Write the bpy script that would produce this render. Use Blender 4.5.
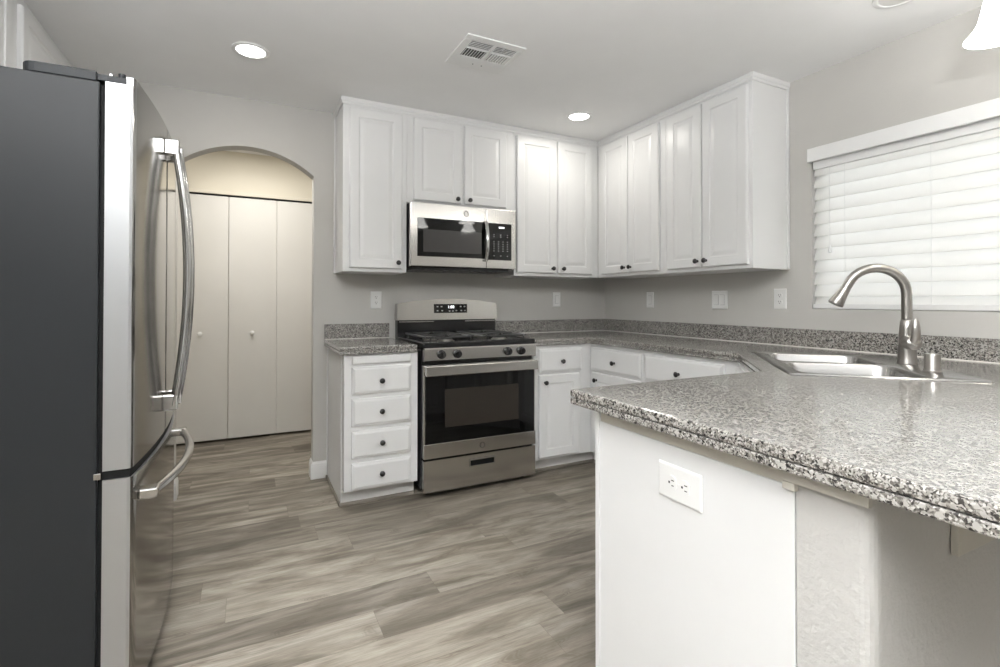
import bpy, bmesh, math, random
from mathutils import Vector, Matrix
random.seed(7)
PI = math.pi
scene = bpy.context.scene
C = scene.collection
for o in list(bpy.data.objects):
    bpy.data.objects.remove(o)

# ---------------------------------------------------------------- camera, world, lights, exposure
cam_d = bpy.data.cameras.new('camera')
cam_d.sensor_width = 36.0
cam_d.sensor_fit = 'HORIZONTAL'
cam_d.lens = 500.65 / 1000 * 36.0
cam_d.shift_y = -(333.5 - 295.74) / 1000
cam_d.clip_start = 0.05
cam = bpy.data.objects.new('camera', cam_d)
C.objects.link(cam)
cam.location = (-2.7974, -3.5029, 1.1742)
cam.rotation_euler = (math.radians(90 + 0.548), math.radians(-0.04), math.radians(-26.828))
scene.camera = cam

scene.view_settings.view_transform = 'Standard'
scene.view_settings.look = 'None'
scene.view_settings.gamma = 1.0
scene.view_settings.use_curve_mapping = False
scene.view_settings.exposure = 0.36

world = bpy.data.worlds.new('daylight')
scene.world = world
world.use_nodes = True
bg = world.node_tree.nodes['Background']
bg.inputs[0].default_value = (0.93, 0.96, 1.0, 1)
bg.inputs[1].default_value = 3.8


def area_light(name, loc, rot, sx, sy, watts, col=(1, 1, 1), shape='RECTANGLE', spread=PI):
    d = bpy.data.lights.new(name, 'AREA')
    d.shape = shape
    d.size = sx
    d.size_y = sy
    d.energy = watts
    d.color = col
    d.spread = spread
    o = bpy.data.objects.new(name, d)
    C.objects.link(o)
    o.location = loc
    o.rotation_euler = rot
    return o


# added soft light on the solid west and south walls, representing unseen windows
area_light('west_wall_fill', (-5.95, -3.55, 1.25), (0, -PI / 2, 0), 2.0, 2.6, 12, (0.97, 0.985, 1.0))
area_light('south_wall_fill', (-2.6, -7.95, 1.15), (PI / 2, 0, 0), 2.6, 2.1, 7, (0.93, 0.97, 1.0))
# added soft fill under the ceiling behind the camera, no fixture there
area_light('overhead_fill', (-2.85, -3.75, 2.425), (0, 0, 0), 0.5, 0.5, 6, (1.0, 0.97, 0.92), 'DISK')
# added upward fills behind the camera, bounced off the ceiling without a lamp
area_light('bounce_fill', (-4.0, -3.45, 1.75), (PI, 0, 0), 0.45, 0.45, 62, (0.97, 0.985, 1.0), 'DISK')
area_light('bounce_fill', (-2.9, -3.95, 1.75), (PI, 0, 0), 0.45, 0.45, 155, (0.97, 0.985, 1.0), 'DISK')
# the two lit recessed cans of the kitchen, the hall's ceiling light
CANS = [(-2.785, -0.69), (-0.775, -0.70)]
for cx_, cy_ in CANS:
    area_light('recessed_lamp', (cx_, cy_, 2.424), (0, 0, 0), 0.12, 0.12, 2.8, (1.0, 0.96, 0.89), 'DISK')
area_light('hall_lamp', (-2.75, 0.50, 2.42), (0, 0, 0), 0.55, 0.55, 14, (1.0, 0.968, 0.915), 'DISK')


# ---------------------------------------------------------------- materials
def lin(r, g, b):
    f = lambda c: (c / 255 / 12.92) if c / 255 <= 0.04045 else ((c / 255 + 0.055) / 1.055) ** 2.4
    return (f(r), f(g), f(b), 1)


class NT:
    def __init__(s, name):
        s.m = bpy.data.materials.new(name)
        s.m.use_nodes = True
        s.t = s.m.node_tree
        s.b = s.t.nodes['Principled BSDF']

    def n(s, typ, **kw):
        x = s.t.nodes.new('ShaderNode' + typ)
        for k, v in kw.items():
            setattr(x, k, v)
        return x

    def l(s, a, b):
        s.t.links.new(a, b)

    def val(s, x, k, v):
        if hasattr(v, 'node'):
            s.l(v, x.inputs[k])
        else:
            x.inputs[k].default_value = v

    def math(s, op, a, b=0.0, c=0.0):
        x = s.n('Math', operation=op)
        for i, v in enumerate((a, b, c)):
            s.val(x, i, v)
        return x.outputs[0]

    def coord(s, which='Object'):
        return s.n('TexCoord').outputs[which]

    def geo(s):
        return s.n('NewGeometry').outputs['Position']

    def mapping(s, v, scale=(1, 1, 1), loc=(0, 0, 0)):
        x = s.n('Mapping')
        s.l(v, x.inputs['Vector'])
        x.inputs['Scale'].default_value = scale
        x.inputs['Location'].default_value = loc
        return x.outputs[0]

    def noise(s, v, scale, detail=3, rough=0.5, dist=0.0):
        x = s.n('TexNoise')
        s.l(v, x.inputs['Vector'])
        x.inputs['Scale'].default_value = scale
        x.inputs['Detail'].default_value = detail
        x.inputs['Roughness'].default_value = rough
        x.inputs['Distortion'].default_value = dist
        return x.outputs[0]

    def ramp(s, fac, stops, interp='LINEAR'):
        x = s.n('ValToRGB')
        x.color_ramp.interpolation = interp
        e = x.color_ramp.elements
        while len(e) < len(stops):
            e.new(0.5)
        for i, (p_, c_) in enumerate(stops):
            e[i].position = p_
            e[i].color = c_ if len(c_) == 4 else (*c_, 1)
        s.l(fac, x.inputs[0])
        return x.outputs[0]

    def mix(s, fac, a, b, blend='MIX'):
        x = s.n('Mix', data_type='RGBA', blend_type=blend)
        s.val(x, 0, fac)
        s.val(x, 6, a)
        s.val(x, 7, b)
        return x.outputs[2]

    def bump(s, h, strength, dist=0.01):
        x = s.n('Bump')
        x.inputs['Strength'].default_value = strength
        x.inputs['Distance'].default_value = dist
        s.l(h, x.inputs['Height'])
        s.l(x.outputs[0], s.b.inputs['Normal'])

    def set(s, **kw):
        for k, v in kw.items():
            k = k.replace('_', ' ')
            s.val(s.b, k, v)
        return s


def simple(name, col, rough=0.5, metal=0.0, noise_amt=0.0, bump=0.0, bscale=200, spec=0.5):
    t = NT(name)
    t.set(Base_Color=col if len(col) == 4 else (*col, 1), Roughness=rough, Metallic=metal)
    t.b.inputs['Specular IOR Level'].default_value = spec
    v = t.geo()
    if noise_amt:
        n_ = t.noise(v, 6, 4)
        c = col if len(col) == 4 else (*col, 1)
        lo = tuple(x * (1 - noise_amt) for x in c[:3]) + (1,)
        hi = tuple(min(1, x * (1 + noise_amt)) for x in c[:3]) + (1,)
        t.l(t.ramp(n_, [(0.3, lo), (0.7, hi)]), t.b.inputs['Base Color'])
    if bump:
        t.bump(t.noise(v, bscale, 3), bump, 0.004)
    return t.m


M = {}
M['wall'] = simple('wall_paint_warm_grey', (0.53, 0.517, 0.49), 0.75, noise_amt=0.015, bump=0.18, bscale=120)
M['drywall'] = simple('orange_peel_drywall', (0.47, 0.46, 0.44), 0.7, noise_amt=0.01, bump=0.55, bscale=75)
M['hallwall'] = simple('hall_wall_cream', (0.70, 0.655, 0.555), 0.75, noise_amt=0.01, bump=0.1, bscale=120)
M['ceiling'] = simple('ceiling_paint', (0.87, 0.87, 0.865), 0.85, noise_amt=0.01, bump=0.12, bscale=90)
M['white'] = simple('cabinet_white_paint', (0.745, 0.745, 0.74), 0.32, noise_amt=0.01, bump=0.02, bscale=60)
M['trimwhite'] = simple('trim_white_paint', (0.80, 0.80, 0.79), 0.4, noise_amt=0.01)
M['beige'] = simple('raw_beige_cleat', (0.50, 0.475, 0.42), 0.6, noise_amt=0.04)
M['closet'] = simple('closet_door_paint', (0.66, 0.645, 0.61), 0.5, noise_amt=0.01)
M['shoe'] = simple('grey_shoe_mould', (0.21, 0.19, 0.16), 0.5, noise_amt=0.15)
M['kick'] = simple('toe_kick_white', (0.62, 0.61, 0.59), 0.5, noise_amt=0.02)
M['plastic'] = simple('white_plastic', (0.80, 0.80, 0.785), 0.3)
M['slot'] = simple('outlet_slot_dark', (0.03, 0.03, 0.03), 0.6)
M['black'] = simple('black_enamel', (0.012, 0.012, 0.013), 0.18)
M['blackmat'] = simple('black_cast_iron', (0.03, 0.03, 0.03), 0.32, bump=0.1, bscale=400)
M['knob'] = simple('black_knob_metal', (0.012, 0.011, 0.011), 0.28)
M['glass'] = simple('black_oven_glass', (0.004, 0.004, 0.004), 0.035, spec=0.4)
M['glasswin'] = simple('oven_window_screen', (0.028, 0.024, 0.020), 0.06, spec=0.25)
M['case'] = simple('fridge_case_grey', (0.014, 0.0155, 0.017), 0.38, bump=0.05, bscale=500, spec=0.3)
M['gasket'] = simple('dark_gasket', (0.008, 0.008, 0.008), 0.6, spec=0.15)
M['hinge'] = simple('grey_hinge_plastic', (0.016, 0.018, 0.020), 0.4, spec=0.25)
M['chrome'] = simple('bright_handle_steel', (0.52, 0.515, 0.505), 0.15, 1.0)
M['nickel'] = simple('brushed_nickel', (0.40, 0.38, 0.355), 0.28, 1.0)
M['logo'] = simple('emblem_dark_steel', (0.07, 0.065, 0.06), 0.5, 0.3)
M['caulk'] = simple('pale_caulk', (0.60, 0.58, 0.54), 0.5)
M['ventdark'] = simple('vent_duct_dark', (0.10, 0.10, 0.095), 0.8)
M['mark'] = simple('grey_button_print', (0.42, 0.42, 0.42), 0.5)
M['bulbneck'] = simple('pewter_metal', (0.30, 0.285, 0.26), 0.35, 1.0)


def emit(name, col, strength):
    t = NT(name)
    t.set(Base_Color=(*col, 1), Roughness=0.5)
    t.b.inputs['Emission Color'].default_value = (*col, 1)
    t.b.inputs['Emission Strength'].default_value = strength
    return t.m


M['lens'] = emit('lit_lens', (1.0, 0.98, 0.94), 6.0)
M['digits'] = emit('lit_digits', (0.95, 0.98, 1.0), 1.6)
M['shade'] = emit('lit_frosted_shade', (1.0, 0.985, 0.95), 9.0)
M['bulb'] = emit('lit_bulb', (1.0, 0.95, 0.86), 8.0)
M['lensoff'] = simple('unlit_lens', (0.72, 0.71, 0.69), 0.4)


def steel(name, col, rough, aniso=0.75, rot=0.0):
    t = NT(name)
    t.set(Base_Color=(*col, 1), Metallic=1.0)
    v = t.mapping(t.geo(), (3, 3, 260))
    n_ = t.noise(v, 3, 2)
    r = t.n('MapRange')
    t.l(n_, r.inputs[0])
    r.inputs[3].default_value = rough * 0.85
    r.inputs[4].default_value = rough * 1.15
    t.l(r.outputs[0], t.b.inputs['Roughness'])
    t.b.inputs['Anisotropic'].default_value = aniso
    t.b.inputs['Anisotropic Rotation'].default_value = rot
    tg = t.n('Tangent', direction_type='RADIAL', axis='Z')
    t.l(tg.outputs[0], t.b.inputs['Tangent'])
    return t.m


M['steel'] = steel('brushed_stainless', (0.57, 0.555, 0.53), 0.22)
M['steelfridge'] = steel('fridge_stainless', (0.37, 0.362, 0.347), 0.13, 0.3)
M['steeledge'] = simple('fridge_door_edge', (0.45, 0.455, 0.46), 0.36, 0.85)
M['sinksteel'] = simple('sink_satin_steel', (0.40, 0.395, 0.385), 0.24, 1.0)


def granite():
    t = NT('speckled_granite')
    v = t.geo()
    vo = t.n('TexVoronoi', feature='F1')
    vo.inputs['Scale'].default_value = 340
    warp = t.noise(v, 90, 2)
    add = t.n('VectorMath', operation='ADD')
    sc_ = t.n('VectorMath', operation='SCALE')
    nc = t.n('TexNoise')
    nc.inputs['Scale'].default_value = 150
    t.l(v, nc.inputs['Vector'])
    t.l(nc.outputs['Color'], sc_.inputs[0])
    sc_.inputs['Scale'].default_value = 0.007
    t.l(v, add.inputs[0])
    t.l(sc_.outputs[0], add.inputs[1])
    t.l(add.outputs[0], vo.inputs['Vector'])
    sep = t.n('SeparateColor')
    t.l(vo.outputs['Color'], sep.inputs[0])
    c1 = t.ramp(sep.outputs[0], [(0.0, (0.040, 0.037, 0.034)), (0.14, (0.105, 0.097, 0.088)), (0.34, (0.19, 0.178, 0.162)),
                                 (0.62, (0.29, 0.277, 0.256)), (0.86, (0.47, 0.455, 0.43))], 'CONSTANT')
    big = t.n('TexVoronoi', feature='F1')
    big.inputs['Scale'].default_value = 190
    t.l(add.outputs[0], big.inputs['Vector'])
    sep2 = t.n('SeparateColor')
    t.l(big.outputs['Color'], sep2.inputs[0])
    mask = t.math('GREATER_THAN', sep2.outputs[1], 0.80)
    c2 = t.mix(mask, c1, (0.39, 0.375, 0.35, 1))
    mask2 = t.math('LESS_THAN', sep2.outputs[1], 0.10)
    c3 = t.mix(mask2, c2, (0.03, 0.027, 0.025, 1))
    t.l(c3, t.b.inputs['Base Color'])
    t.set(Roughness=0.17)
    t.b.inputs['Specular IOR Level'].default_value = 1.0
    t.b.inputs['Coat Weight'].default_value = 0.4
    t.b.inputs['Coat Roughness'].default_value = 0.06
    t.bump(t.noise(v, 85, 2), 0.10, 0.01)
    return t.m


M['granite'] = granite()


def floor_mat():
    t = NT('oak_vinyl_planks')
    sx = t.n('SeparateXYZ')
    t.l(t.geo(), sx.inputs[0])
    x, y = sx.outputs[0], sx.outputs[1]
    W, L = 0.172, 1.22
    yr = t.math('DIVIDE', t.math('ADD', y, 0.040), W)
    row = t.math('FLOOR', yr)
    wn = t.n('TexWhiteNoise', noise_dimensions='1D')
    t.l(row, wn.inputs['W'])
    xo = t.math('ADD', t.math('DIVIDE', x, L), t.math('MULTIPLY', wn.outputs[0], 3.7))
    col = t.math('FLOOR', xo)
    cb = t.n('CombineXYZ')
    t.l(row, cb.inputs[0])
    t.l(col, cb.inputs[1])
    wn2 = t.n('TexWhiteNoise', noise_dimensions='3D')
    t.l(cb.outputs[0], wn2.inputs['Vector'])
    rnd = wn2.outputs[0]

    def grain(sx_, sy_, scale, detail, rough, dist):
        g = t.n('CombineXYZ')
        t.l(t.math('ADD', t.math('MULTIPLY', x, sx_), t.math('MULTIPLY', rnd, 31.0)), g.inputs[0])
        t.l(t.math('MULTIPLY', y, sy_), g.inputs[1])
        t.l(t.math('MULTIPLY', rnd, 17.0), g.inputs[2])
        return t.noise(g.outputs[0], scale, detail, rough, dist)

    broad = grain(0.95, 5.6, 1.2, 4, 0.55, 1.6)       # wide light and dark bands
    streak = grain(2.3, 24.0, 1.3, 6, 0.68, 1.2)    # long streaks
    fine = grain(7.0, 120.0, 2.0, 4, 0.65, 0.4)      # pores
    knot = grain(2.6, 9.0, 1.0, 2, 0.4, 1.4)        # dark cathedral patches
    base = t.ramp(broad, [(0.30, lin(92, 85, 75)), (0.44, lin(122, 115, 104)), (0.56, lin(148, 141, 130)), (0.72, lin(170, 164, 154))])
    st = t.ramp(streak, [(0.28, (0.60, 0.585, 0.56)), (0.42, (0.90, 0.89, 0.88)), (0.56, (1.0, 1.0, 1.0)), (0.75, (1.08, 1.08, 1.08))])
    c = t.mix(1.0, base, st, 'MULTIPLY')
    fi = t.ramp(fine, [(0.34, (0.80, 0.79, 0.78)), (0.60, (1.06, 1.06, 1.06))])
    c = t.mix(1.0, c, fi, 'MULTIPLY')
    rings = t.math('ADD', t.math('MULTIPLY', t.math('SINE', t.math('MULTIPLY', knot, 150.0)), 0.5), 0.5)
    km = t.ramp(knot, [(0.54, (0, 0, 0)), (0.66, (1, 1, 1))])
    c = t.mix(t.math('MULTIPLY', km, t.math('ADD', t.math('MULTIPLY', rings, 0.40), 0.25)), c, lin(92, 83, 71))
    tone = t.ramp(rnd, [(0.0, (0.72, 0.71, 0.70)), (0.3, (0.92, 0.915, 0.91)), (0.6, (1.04, 1.04, 1.04)), (1.0, (1.16, 1.16, 1.16))])
    c = t.mix(1.0, c, tone, 'MULTIPLY')
    # joints
    fy = t.math('FRACT', yr)
    ey = t.math('LESS_THAN', t.math('MINIMUM', fy, t.math('SUBTRACT', 1.0, fy)), 0.006)
    fx = t.math('FRACT', xo)
    ex = t.math('LESS_THAN', t.math('MINIMUM', fx, t.math('SUBTRACT', 1.0, fx)), 0.0009)
    e = t.math('MAXIMUM', ey, ex)
    c = t.mix(t.math('MULTIPLY', e, 0.40), c, lin(92, 83, 71))
    t.l(c, t.b.inputs['Base Color'])
    t.set(Roughness=0.40)
    t.b.inputs['Specular IOR Level'].default_value = 0.4
    t.bump(t.math('SUBTRACT', fine, t.math('MULTIPLY', e, 1.5)), 0.10, 0.002)
    return t.m


M['floor'] = floor_mat()


def blind_mat():
    t = NT('white_slat_translucent')
    t.set(Base_Color=(0.86, 0.855, 0.83, 1), Roughness=0.45)
    v = t.mapping(t.geo(), (40, 3, 160))
    t.bump(t.noise(v, 4, 2), 0.05, 0.002)
    tr = t.n('BsdfTranslucent')
    tr.inputs[0].default_value = (0.92, 0.915, 0.90, 1)
    mx = t.n('MixShader')
    mx.inputs[0].default_value = 0.4
    out = t.t.nodes['Material Output']
    t.l(t.b.outputs[0], mx.inputs[1])
    t.l(tr.outputs[0], mx.inputs[2])
    t.l(mx.outputs[0], out.inputs[0])
    return t.m


M['slat'] = blind_mat()


def glass_mat():
    t = NT('window_glass')
    tr = t.n('BsdfTransparent')
    tr.inputs[0].default_value = (0.96, 0.97, 0.97, 1)
    gl = t.n('BsdfGlossy')
    gl.inputs['Roughness'].default_value = 0.02
    mx = t.n('MixShader')
    fr = t.n('LayerWeight')
    fr.inputs[0].default_value = 0.35
    t.l(fr.outputs['Fresnel'], mx.inputs[0])
    t.l(tr.outputs[0], mx.inputs[1])
    t.l(gl.outputs[0], mx.inputs[2])
    t.l(mx.outputs[0], t.t.nodes['Material Output'].inputs[0])
    return t.m


M['winglass'] = glass_mat()


# ---------------------------------------------------------------- mesh builder
class MB:
    def __init__(s):
        s.v, s.f, s.mi, s.sm = [], [], [], []
        s.cur = 0
        s.smooth = False

    def add(s, verts, faces, mi=None, smooth=None):
        b = len(s.v)
        s.v += [tuple(v) for v in verts]
        for f in faces:
            s.f.append([b + i for i in f])
            s.mi.append(s.cur if mi is None else mi)
            s.sm.append(s.smooth if smooth is None else smooth)
        return s

    def bm(s, bm_, mi=None, smooth=None):
        bm_.verts.index_update()
        s.add([v.co for v in bm_.verts], [[v.index for v in f.verts] for f in bm_.faces], mi, smooth)
        bm_.free()
        return s

    def box(s, x0, x1, y0, y1, z0, z1, bev=0.0, seg=2, mi=None):
        b = bmesh.new()
        r = bmesh.ops.create_cube(b, size=1)
        for v in b.verts:
            v.co = Vector(((x0 + x1) / 2 + v.co.x * (x1 - x0), (y0 + y1) / 2 + v.co.y * (y1 - y0), (z0 + z1) / 2 + v.co.z * (z1 - z0)))
        if bev:
            bmesh.ops.bevel(b, geom=b.edges[:], offset=bev, segments=seg, affect='EDGES', profile=0.5)
        return s.bm(b, mi, False)

    def prism(s, pts, z0, z1, axis='z', mi=None, smooth=False, bev=0.0):
        """extrude a 2D polygon; axis gives the extrusion axis"""
        def put(a, b_, c_):
            return {'z': (a, b_, c_), 'y': (a, c_, b_), 'x': (c_, a, b_)}[axis]
        n = len(pts)
        b = bmesh.new()
        lo = [b.verts.new(put(a, c, z0)) for a, c in pts]
        hi = [b.verts.new(put(a, c, z1)) for a, c in pts]
        for i in range(n):
            b.faces.new((lo[i], lo[(i + 1) % n], hi[(i + 1) % n], hi[i]))
        b.faces.new(lo[::-1])
        b.faces.new(hi)
        bmesh.ops.recalc_face_normals(b, faces=b.faces[:])
        if bev:
            es = [e for e in b.edges if len(e.link_faces) == 2 and e.calc_face_angle(0) > 0.5]
            bmesh.ops.bevel(b, geom=es, offset=bev, segments=2, affect='EDGES', profile=0.5)
        return s.bm(b, mi, smooth)

    def lathe(s, prof, center=(0, 0, 0), axis='z', n=28, mi=None, smooth=True, cap=True):
        """prof: list of (radius, height)"""
        vs, fs = [], []
        cx, cy, cz = center
        for r, h in prof:
            for k in range(n):
                a = 2 * PI * k / n
                u, w = r * math.cos(a), r * math.sin(a)
                if axis == 'z':
                    vs.append((cx + u, cy + w, cz + h))
                elif axis == 'y':
                    vs.append((cx + u, cy + h, cz - w))
                else:
                    vs.append((cx + h, cy + u, cz + w))
        m = len(prof)
        for i in range(m - 1):
            for k in range(n):
                k2 = (k + 1) % n
                fs.append((i * n + k, i * n + k2, (i + 1) * n + k2, (i + 1) * n + k))
        if cap:
            fs.append(tuple(range(n))[::-1])
            fs.append(tuple((m - 1) * n + k for k in range(n)))
        return s.add(vs, fs, mi, smooth)

    def tube(s, pts, rad, n=14, mi=None, flat=1.0, up=None, cap=True):
        """sweep a circle (or ellipse: flat scales the second axis) along pts; rad number or list"""
        pts = [Vector(p_) for p_ in pts]
        m = len(pts)
        rads = rad if isinstance(rad, (list, tuple)) else [rad] * m
        vs, fs = [], []
        prev = None
        for i, p_ in enumerate(pts):
            t_ = (pts[min(i + 1, m - 1)] - pts[max(i - 1, 0)]).normalized()
            if prev is None:
                ref = Vector(up) if up else (Vector((0, 0, 1)) if abs(t_.z) < 0.9 else Vector((1, 0, 0)))
            else:
                ref = prev
            a = (ref - t_ * ref.dot(t_)).normalized()
            prev = a
            b_ = t_.cross(a)
            for k in range(n):
                an = 2 * PI * k / n
                vs.append(p_ + a * (rads[i] * math.cos(an)) + b_ * (rads[i] * flat * math.sin(an)))
        for i in range(m - 1):
            for k in range(n):
                k2 = (k + 1) % n
                fs.append((i * n + k, i * n + k2, (i + 1) * n + k2, (i + 1) * n + k))
        if cap:
            fs.append(tuple(range(n))[::-1])
            fs.append(tuple((m - 1) * n + k for k in range(n)))
        return s.add(vs, fs, mi, True)

    def panel(s, x0, x1, z0, z1, prof, mi=None):
        """door or drawer front facing -y; prof: list of (inset, y)"""
        vs, fs = [], []
        for ins, y in prof:
            vs += [(x0 + ins, y, z0 + ins), (x1 - ins, y, z0 + ins), (x1 - ins, y, z1 - ins), (x0 + ins, y, z1 - ins)]
        m = len(prof)
        for i in range(m - 1):
            for k in range(4):
                k2 = (k + 1) % 4
                fs.append((i * 4 + k, i * 4 + k2, (i + 1) * 4 + k2, (i + 1) * 4 + k))
        fs.append((3, 2, 1, 0))
        fs.append(tuple((m - 1) * 4 + k for k in range(4)))
        return s.add(vs, fs, mi, False)

    def build(s, name, mats, parent=None, loc=None):
        """loc: origin of the object (world for a top-level thing); vertices are given relative to the
        parent's origin, or in world space for a top-level thing"""
        me = bpy.data.meshes.new(name)
        o = bpy.data.objects.new(name, me)
        L = Vector(loc) if loc is not None else Vector((0, 0, 0))
        me.from_pydata([tuple(Vector(v) - L) for v in s.v], [], s.f)
        if not isinstance(mats, (list, tuple)):
            mats = [mats]
        for m in mats:
            me.materials.append(m)
        me.polygons.foreach_set('material_index', s.mi)
        me.polygons.foreach_set('use_smooth', s.sm)
        b = bmesh.new()
        b.from_mesh(me)
        bmesh.ops.recalc_face_normals(b, faces=b.faces[:])
        for e in b.edges:
            if len(e.link_faces) == 2 and e.calc_face_angle(0) > 0.62:
                e.smooth = False
        b.to_mesh(me)
        b.free()
        me.update()
        C.objects.link(o)
        o.location = L
        if parent is not None:
            o.parent = parent
        return o


def thing(name, label, cat, loc=(0, 0, 0), rz=0.0, group=None):
    o = bpy.data.objects.new(name, None)
    o.empty_display_size = 0.05
    C.objects.link(o)
    o.location = loc
    o.rotation_euler = (0, 0, rz)
    return tag(o, label, cat, group)


def tag(o, label, cat, group=None):
    o['label'] = label
    o['category'] = cat
    if group:
        o['group'] = group
    return o


def struct(o, label=None, cat=None):
    o['kind'] = 'structure'
    if label:
        o['label'] = label
        o['category'] = cat
    return o


def plabel(o, label):
    o['label'] = label
    return o


def copy_tree(o, parent=None):
    c = o.copy()
    C.objects.link(c)
    if parent is not None:
        c.parent = parent
    for ch in list(o.children):
        copy_tree(ch, c)
    return c


def text_geo(mb, s, size, place, mi=None, extrude=0.0006):
    """letters as mesh; place(x, y, z) maps the text's own frame"""
    cu = bpy.data.curves.new('lettering', 'FONT')
    cu.body = s
    cu.size = size
    cu.align_x = 'CENTER'
    cu.align_y = 'CENTER'
    cu.extrude = extrude
    ob = bpy.data.objects.new('lettering', cu)
    C.objects.link(ob)
    dg = bpy.context.evaluated_depsgraph_get()
    me = bpy.data.meshes.new_from_object(ob.evaluated_get(dg))
    mb.add([place(*v.co) for v in me.vertices], [list(p_.vertices) for p_ in me.polygons], mi, False)
    bpy.data.meshes.remove(me)
    bpy.data.objects.remove(ob)
    bpy.data.curves.remove(cu)


# ---------------------------------------------------------------- setting
ZC = 2.435           # ceiling
ZU = 1.355           # underside of wall cabinets
ZT = 0.914           # worktop
XW, YS = -6.0, -8.0  # west and south ends of the open-plan room

struct(MB().box(XW - 0.1, 0.15, YS - 0.1, 1.5, -0.10, 0.0).build('floor', M['floor'], loc=(-3, -3, 0)),
       'grey oak plank floor running through kitchen and hall', 'floor')
struct(MB().box(XW - 0.1, 0.15, YS - 0.1, 1.5, ZC, ZC + 0.1).build('ceiling', M['ceiling'], loc=(-3, -3, ZC)),
       'flat off-white painted ceiling', 'ceiling')

# right wall with the window opening
WY0, WY1, WZ0, WZ1 = -3.05, -1.806, 1.128, 1.945
mb = MB()
mb.box(0, 0.14, WY1, 0.1, 0, ZC)
mb.box(0, 0.14, YS, WY0, 0, ZC)
mb.box(0, 0.14, WY0, WY1, 0, WZ0)
mb.box(0, 0.14, WY0, WY1, WZ1, ZC)
struct(mb.build('wall_right', M['wall'], loc=(0, -2, 0)), 'warm grey wall holding the window and outlets on the right', 'wall')

# back wall with the arched opening
AX0, AX1, AS, AP = -3.175, -2.405, 1.992, 2.138
half = (AX1 - AX0) / 2
sag = AP - AS
R = (half * half + sag * sag) / (2 * sag)
acx, acz = (AX0 + AX1) / 2, AP - R
a_end = math.asin(half / R)
arc = [(acx + R * math.sin(-a_end + 2 * a_end * i / 24), acz + R * math.cos(-a_end + 2 * a_end * i / 24)) for i in range(25)]
mb = MB()
XL = -3.95
for y0, y1 in ((0.0, 0.10),):
    mb.box(XL, AX0, y0, y1, 0, ZC)
    mb.box(AX1, 0.0, y0, y1, 0, ZC)
    vs, fs = [], []
    for (x, z) in arc:
        vs += [(x, y0, z), (x, y1, z), (x, y0, ZC), (x, y1, ZC)]
    for i in range(24):
        a, b = 4 * i, 4 * (i + 1)
        fs += [(a, b, b + 2, a + 2), (a + 1, a + 3, b + 3, b + 1), (a, a + 1, b + 1, b)]
    mb.add(vs, fs, 0, False)
struct(mb.build('wall_back', M['wall'], loc=(-2, 0, 0)), 'warm grey back wall with an arched opening to the hall', 'wall')

# left wall behind the refrigerator, its return, and the far walls of the open-plan room
struct(MB().box(XL - 0.1, XL, -1.95, 0.1, 0, ZC).build('wall_left', M['wall'], loc=(XL, -1, 0)), 'warm grey wall behind the refrigerator', 'wall')
struct(MB().box(XW, XL - 0.1, -1.95, -1.85, 0, ZC).build('wall_return', M['wall'], loc=(-5, -1.9, 0)))
mb = MB()
mb.box(XW - 0.1, XW, -2.2, -1.85, 0, ZC)
mb.box(XW - 0.1, XW, YS, -4.9, 0, ZC)
mb.box(XW - 0.1, XW, -4.9, -2.2, 0, ZC)
struct(mb.build('wall_west', M['wall'], loc=(XW, -4, 0)))
mb = MB()
mb.box(XW, -3.95, YS - 0.1, YS, 0, ZC)
mb.box(-1.25, 0.0, YS - 0.1, YS, 0, ZC)
mb.box(-3.95, -1.25, YS - 0.1, YS, 0, ZC)
struct(mb.build('wall_south', M['wall'], loc=(-3, YS, 0)))

# hall beyond the arch
HY = 1.30
mb = MB()
mb.box(-4.0, -3.70, HY, HY + 0.1, 0, ZC)
mb.box(-2.17, -1.6, HY, HY + 0.1, 0, ZC)
mb.box(-3.70, -2.17, HY, HY + 0.1, 2.085, ZC)
mb.box(-3.70, -2.17, HY + 0.09, HY + 0.1, 0, 2.085)
struct(mb.build('wall_hall', M['hallwall'], loc=(-2.8, HY, 0)), 'cream hall wall above the closet doors beyond the arch', 'wall')
mb = MB()
mb.box(-4.1, -4.0, 0.1, HY, 0, ZC)
mb.box(-1.7, -1.6, 0.1, HY, 0, ZC)
struct(mb.build('wall_hall_side', M['hallwall'], loc=(-2.8, 0.6, 0)))
# closet head track
mb = MB()
mb.box(-3.70, -2.17, HY - 0.035, HY + 0.03, 2.060, 2.085, 0.003)
mb.box(-3.69, -2.18, HY - 0.02, HY + 0.02, 2.040, 2.060, mi=1)
struct(mb.build('trim_1', [M['hallwall'], M['gasket']], loc=(-2.935, HY, 2.05)), 'cream head trim with a dark track above the closet doors', 'trim')


def bifold(name, xs, knob_x, label):
    o = MB()
    for a, b in zip(xs[:-1], xs[1:]):
        o.box(a + (0.0014 if a == xs[0] else 0.0005), b - (0.0014 if b == xs[-1] else 0.0005), HY - 0.03, HY + 0.004, 0.018, 2.043, 0.003)
    d = struct(o.build(name, M['closet'], loc=((xs[0] + xs[-1]) / 2, HY - 0.03, 0.018)), label, 'door')
    kx = knob_x - (xs[0] + xs[-1]) / 2
    k = MB().lathe([(0.009, 0.0), (0.008, -0.012), (0.016, -0.018), (0.018, -0.026), (0.013, -0.033), (0.004, -0.035)], (kx, 0.0, 0.882), 'y', 18)
    k.build('knob', M['plastic'], d)


bifold('door_1', [-3.665, -3.30, -2.935], -3.138, 'left pair of flat beige bifold closet doors seen through the arch')
bifold('door_2', [-2.935, -2.566, -2.20], -2.756, 'right pair of flat beige bifold closet doors seen through the arch')


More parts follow.
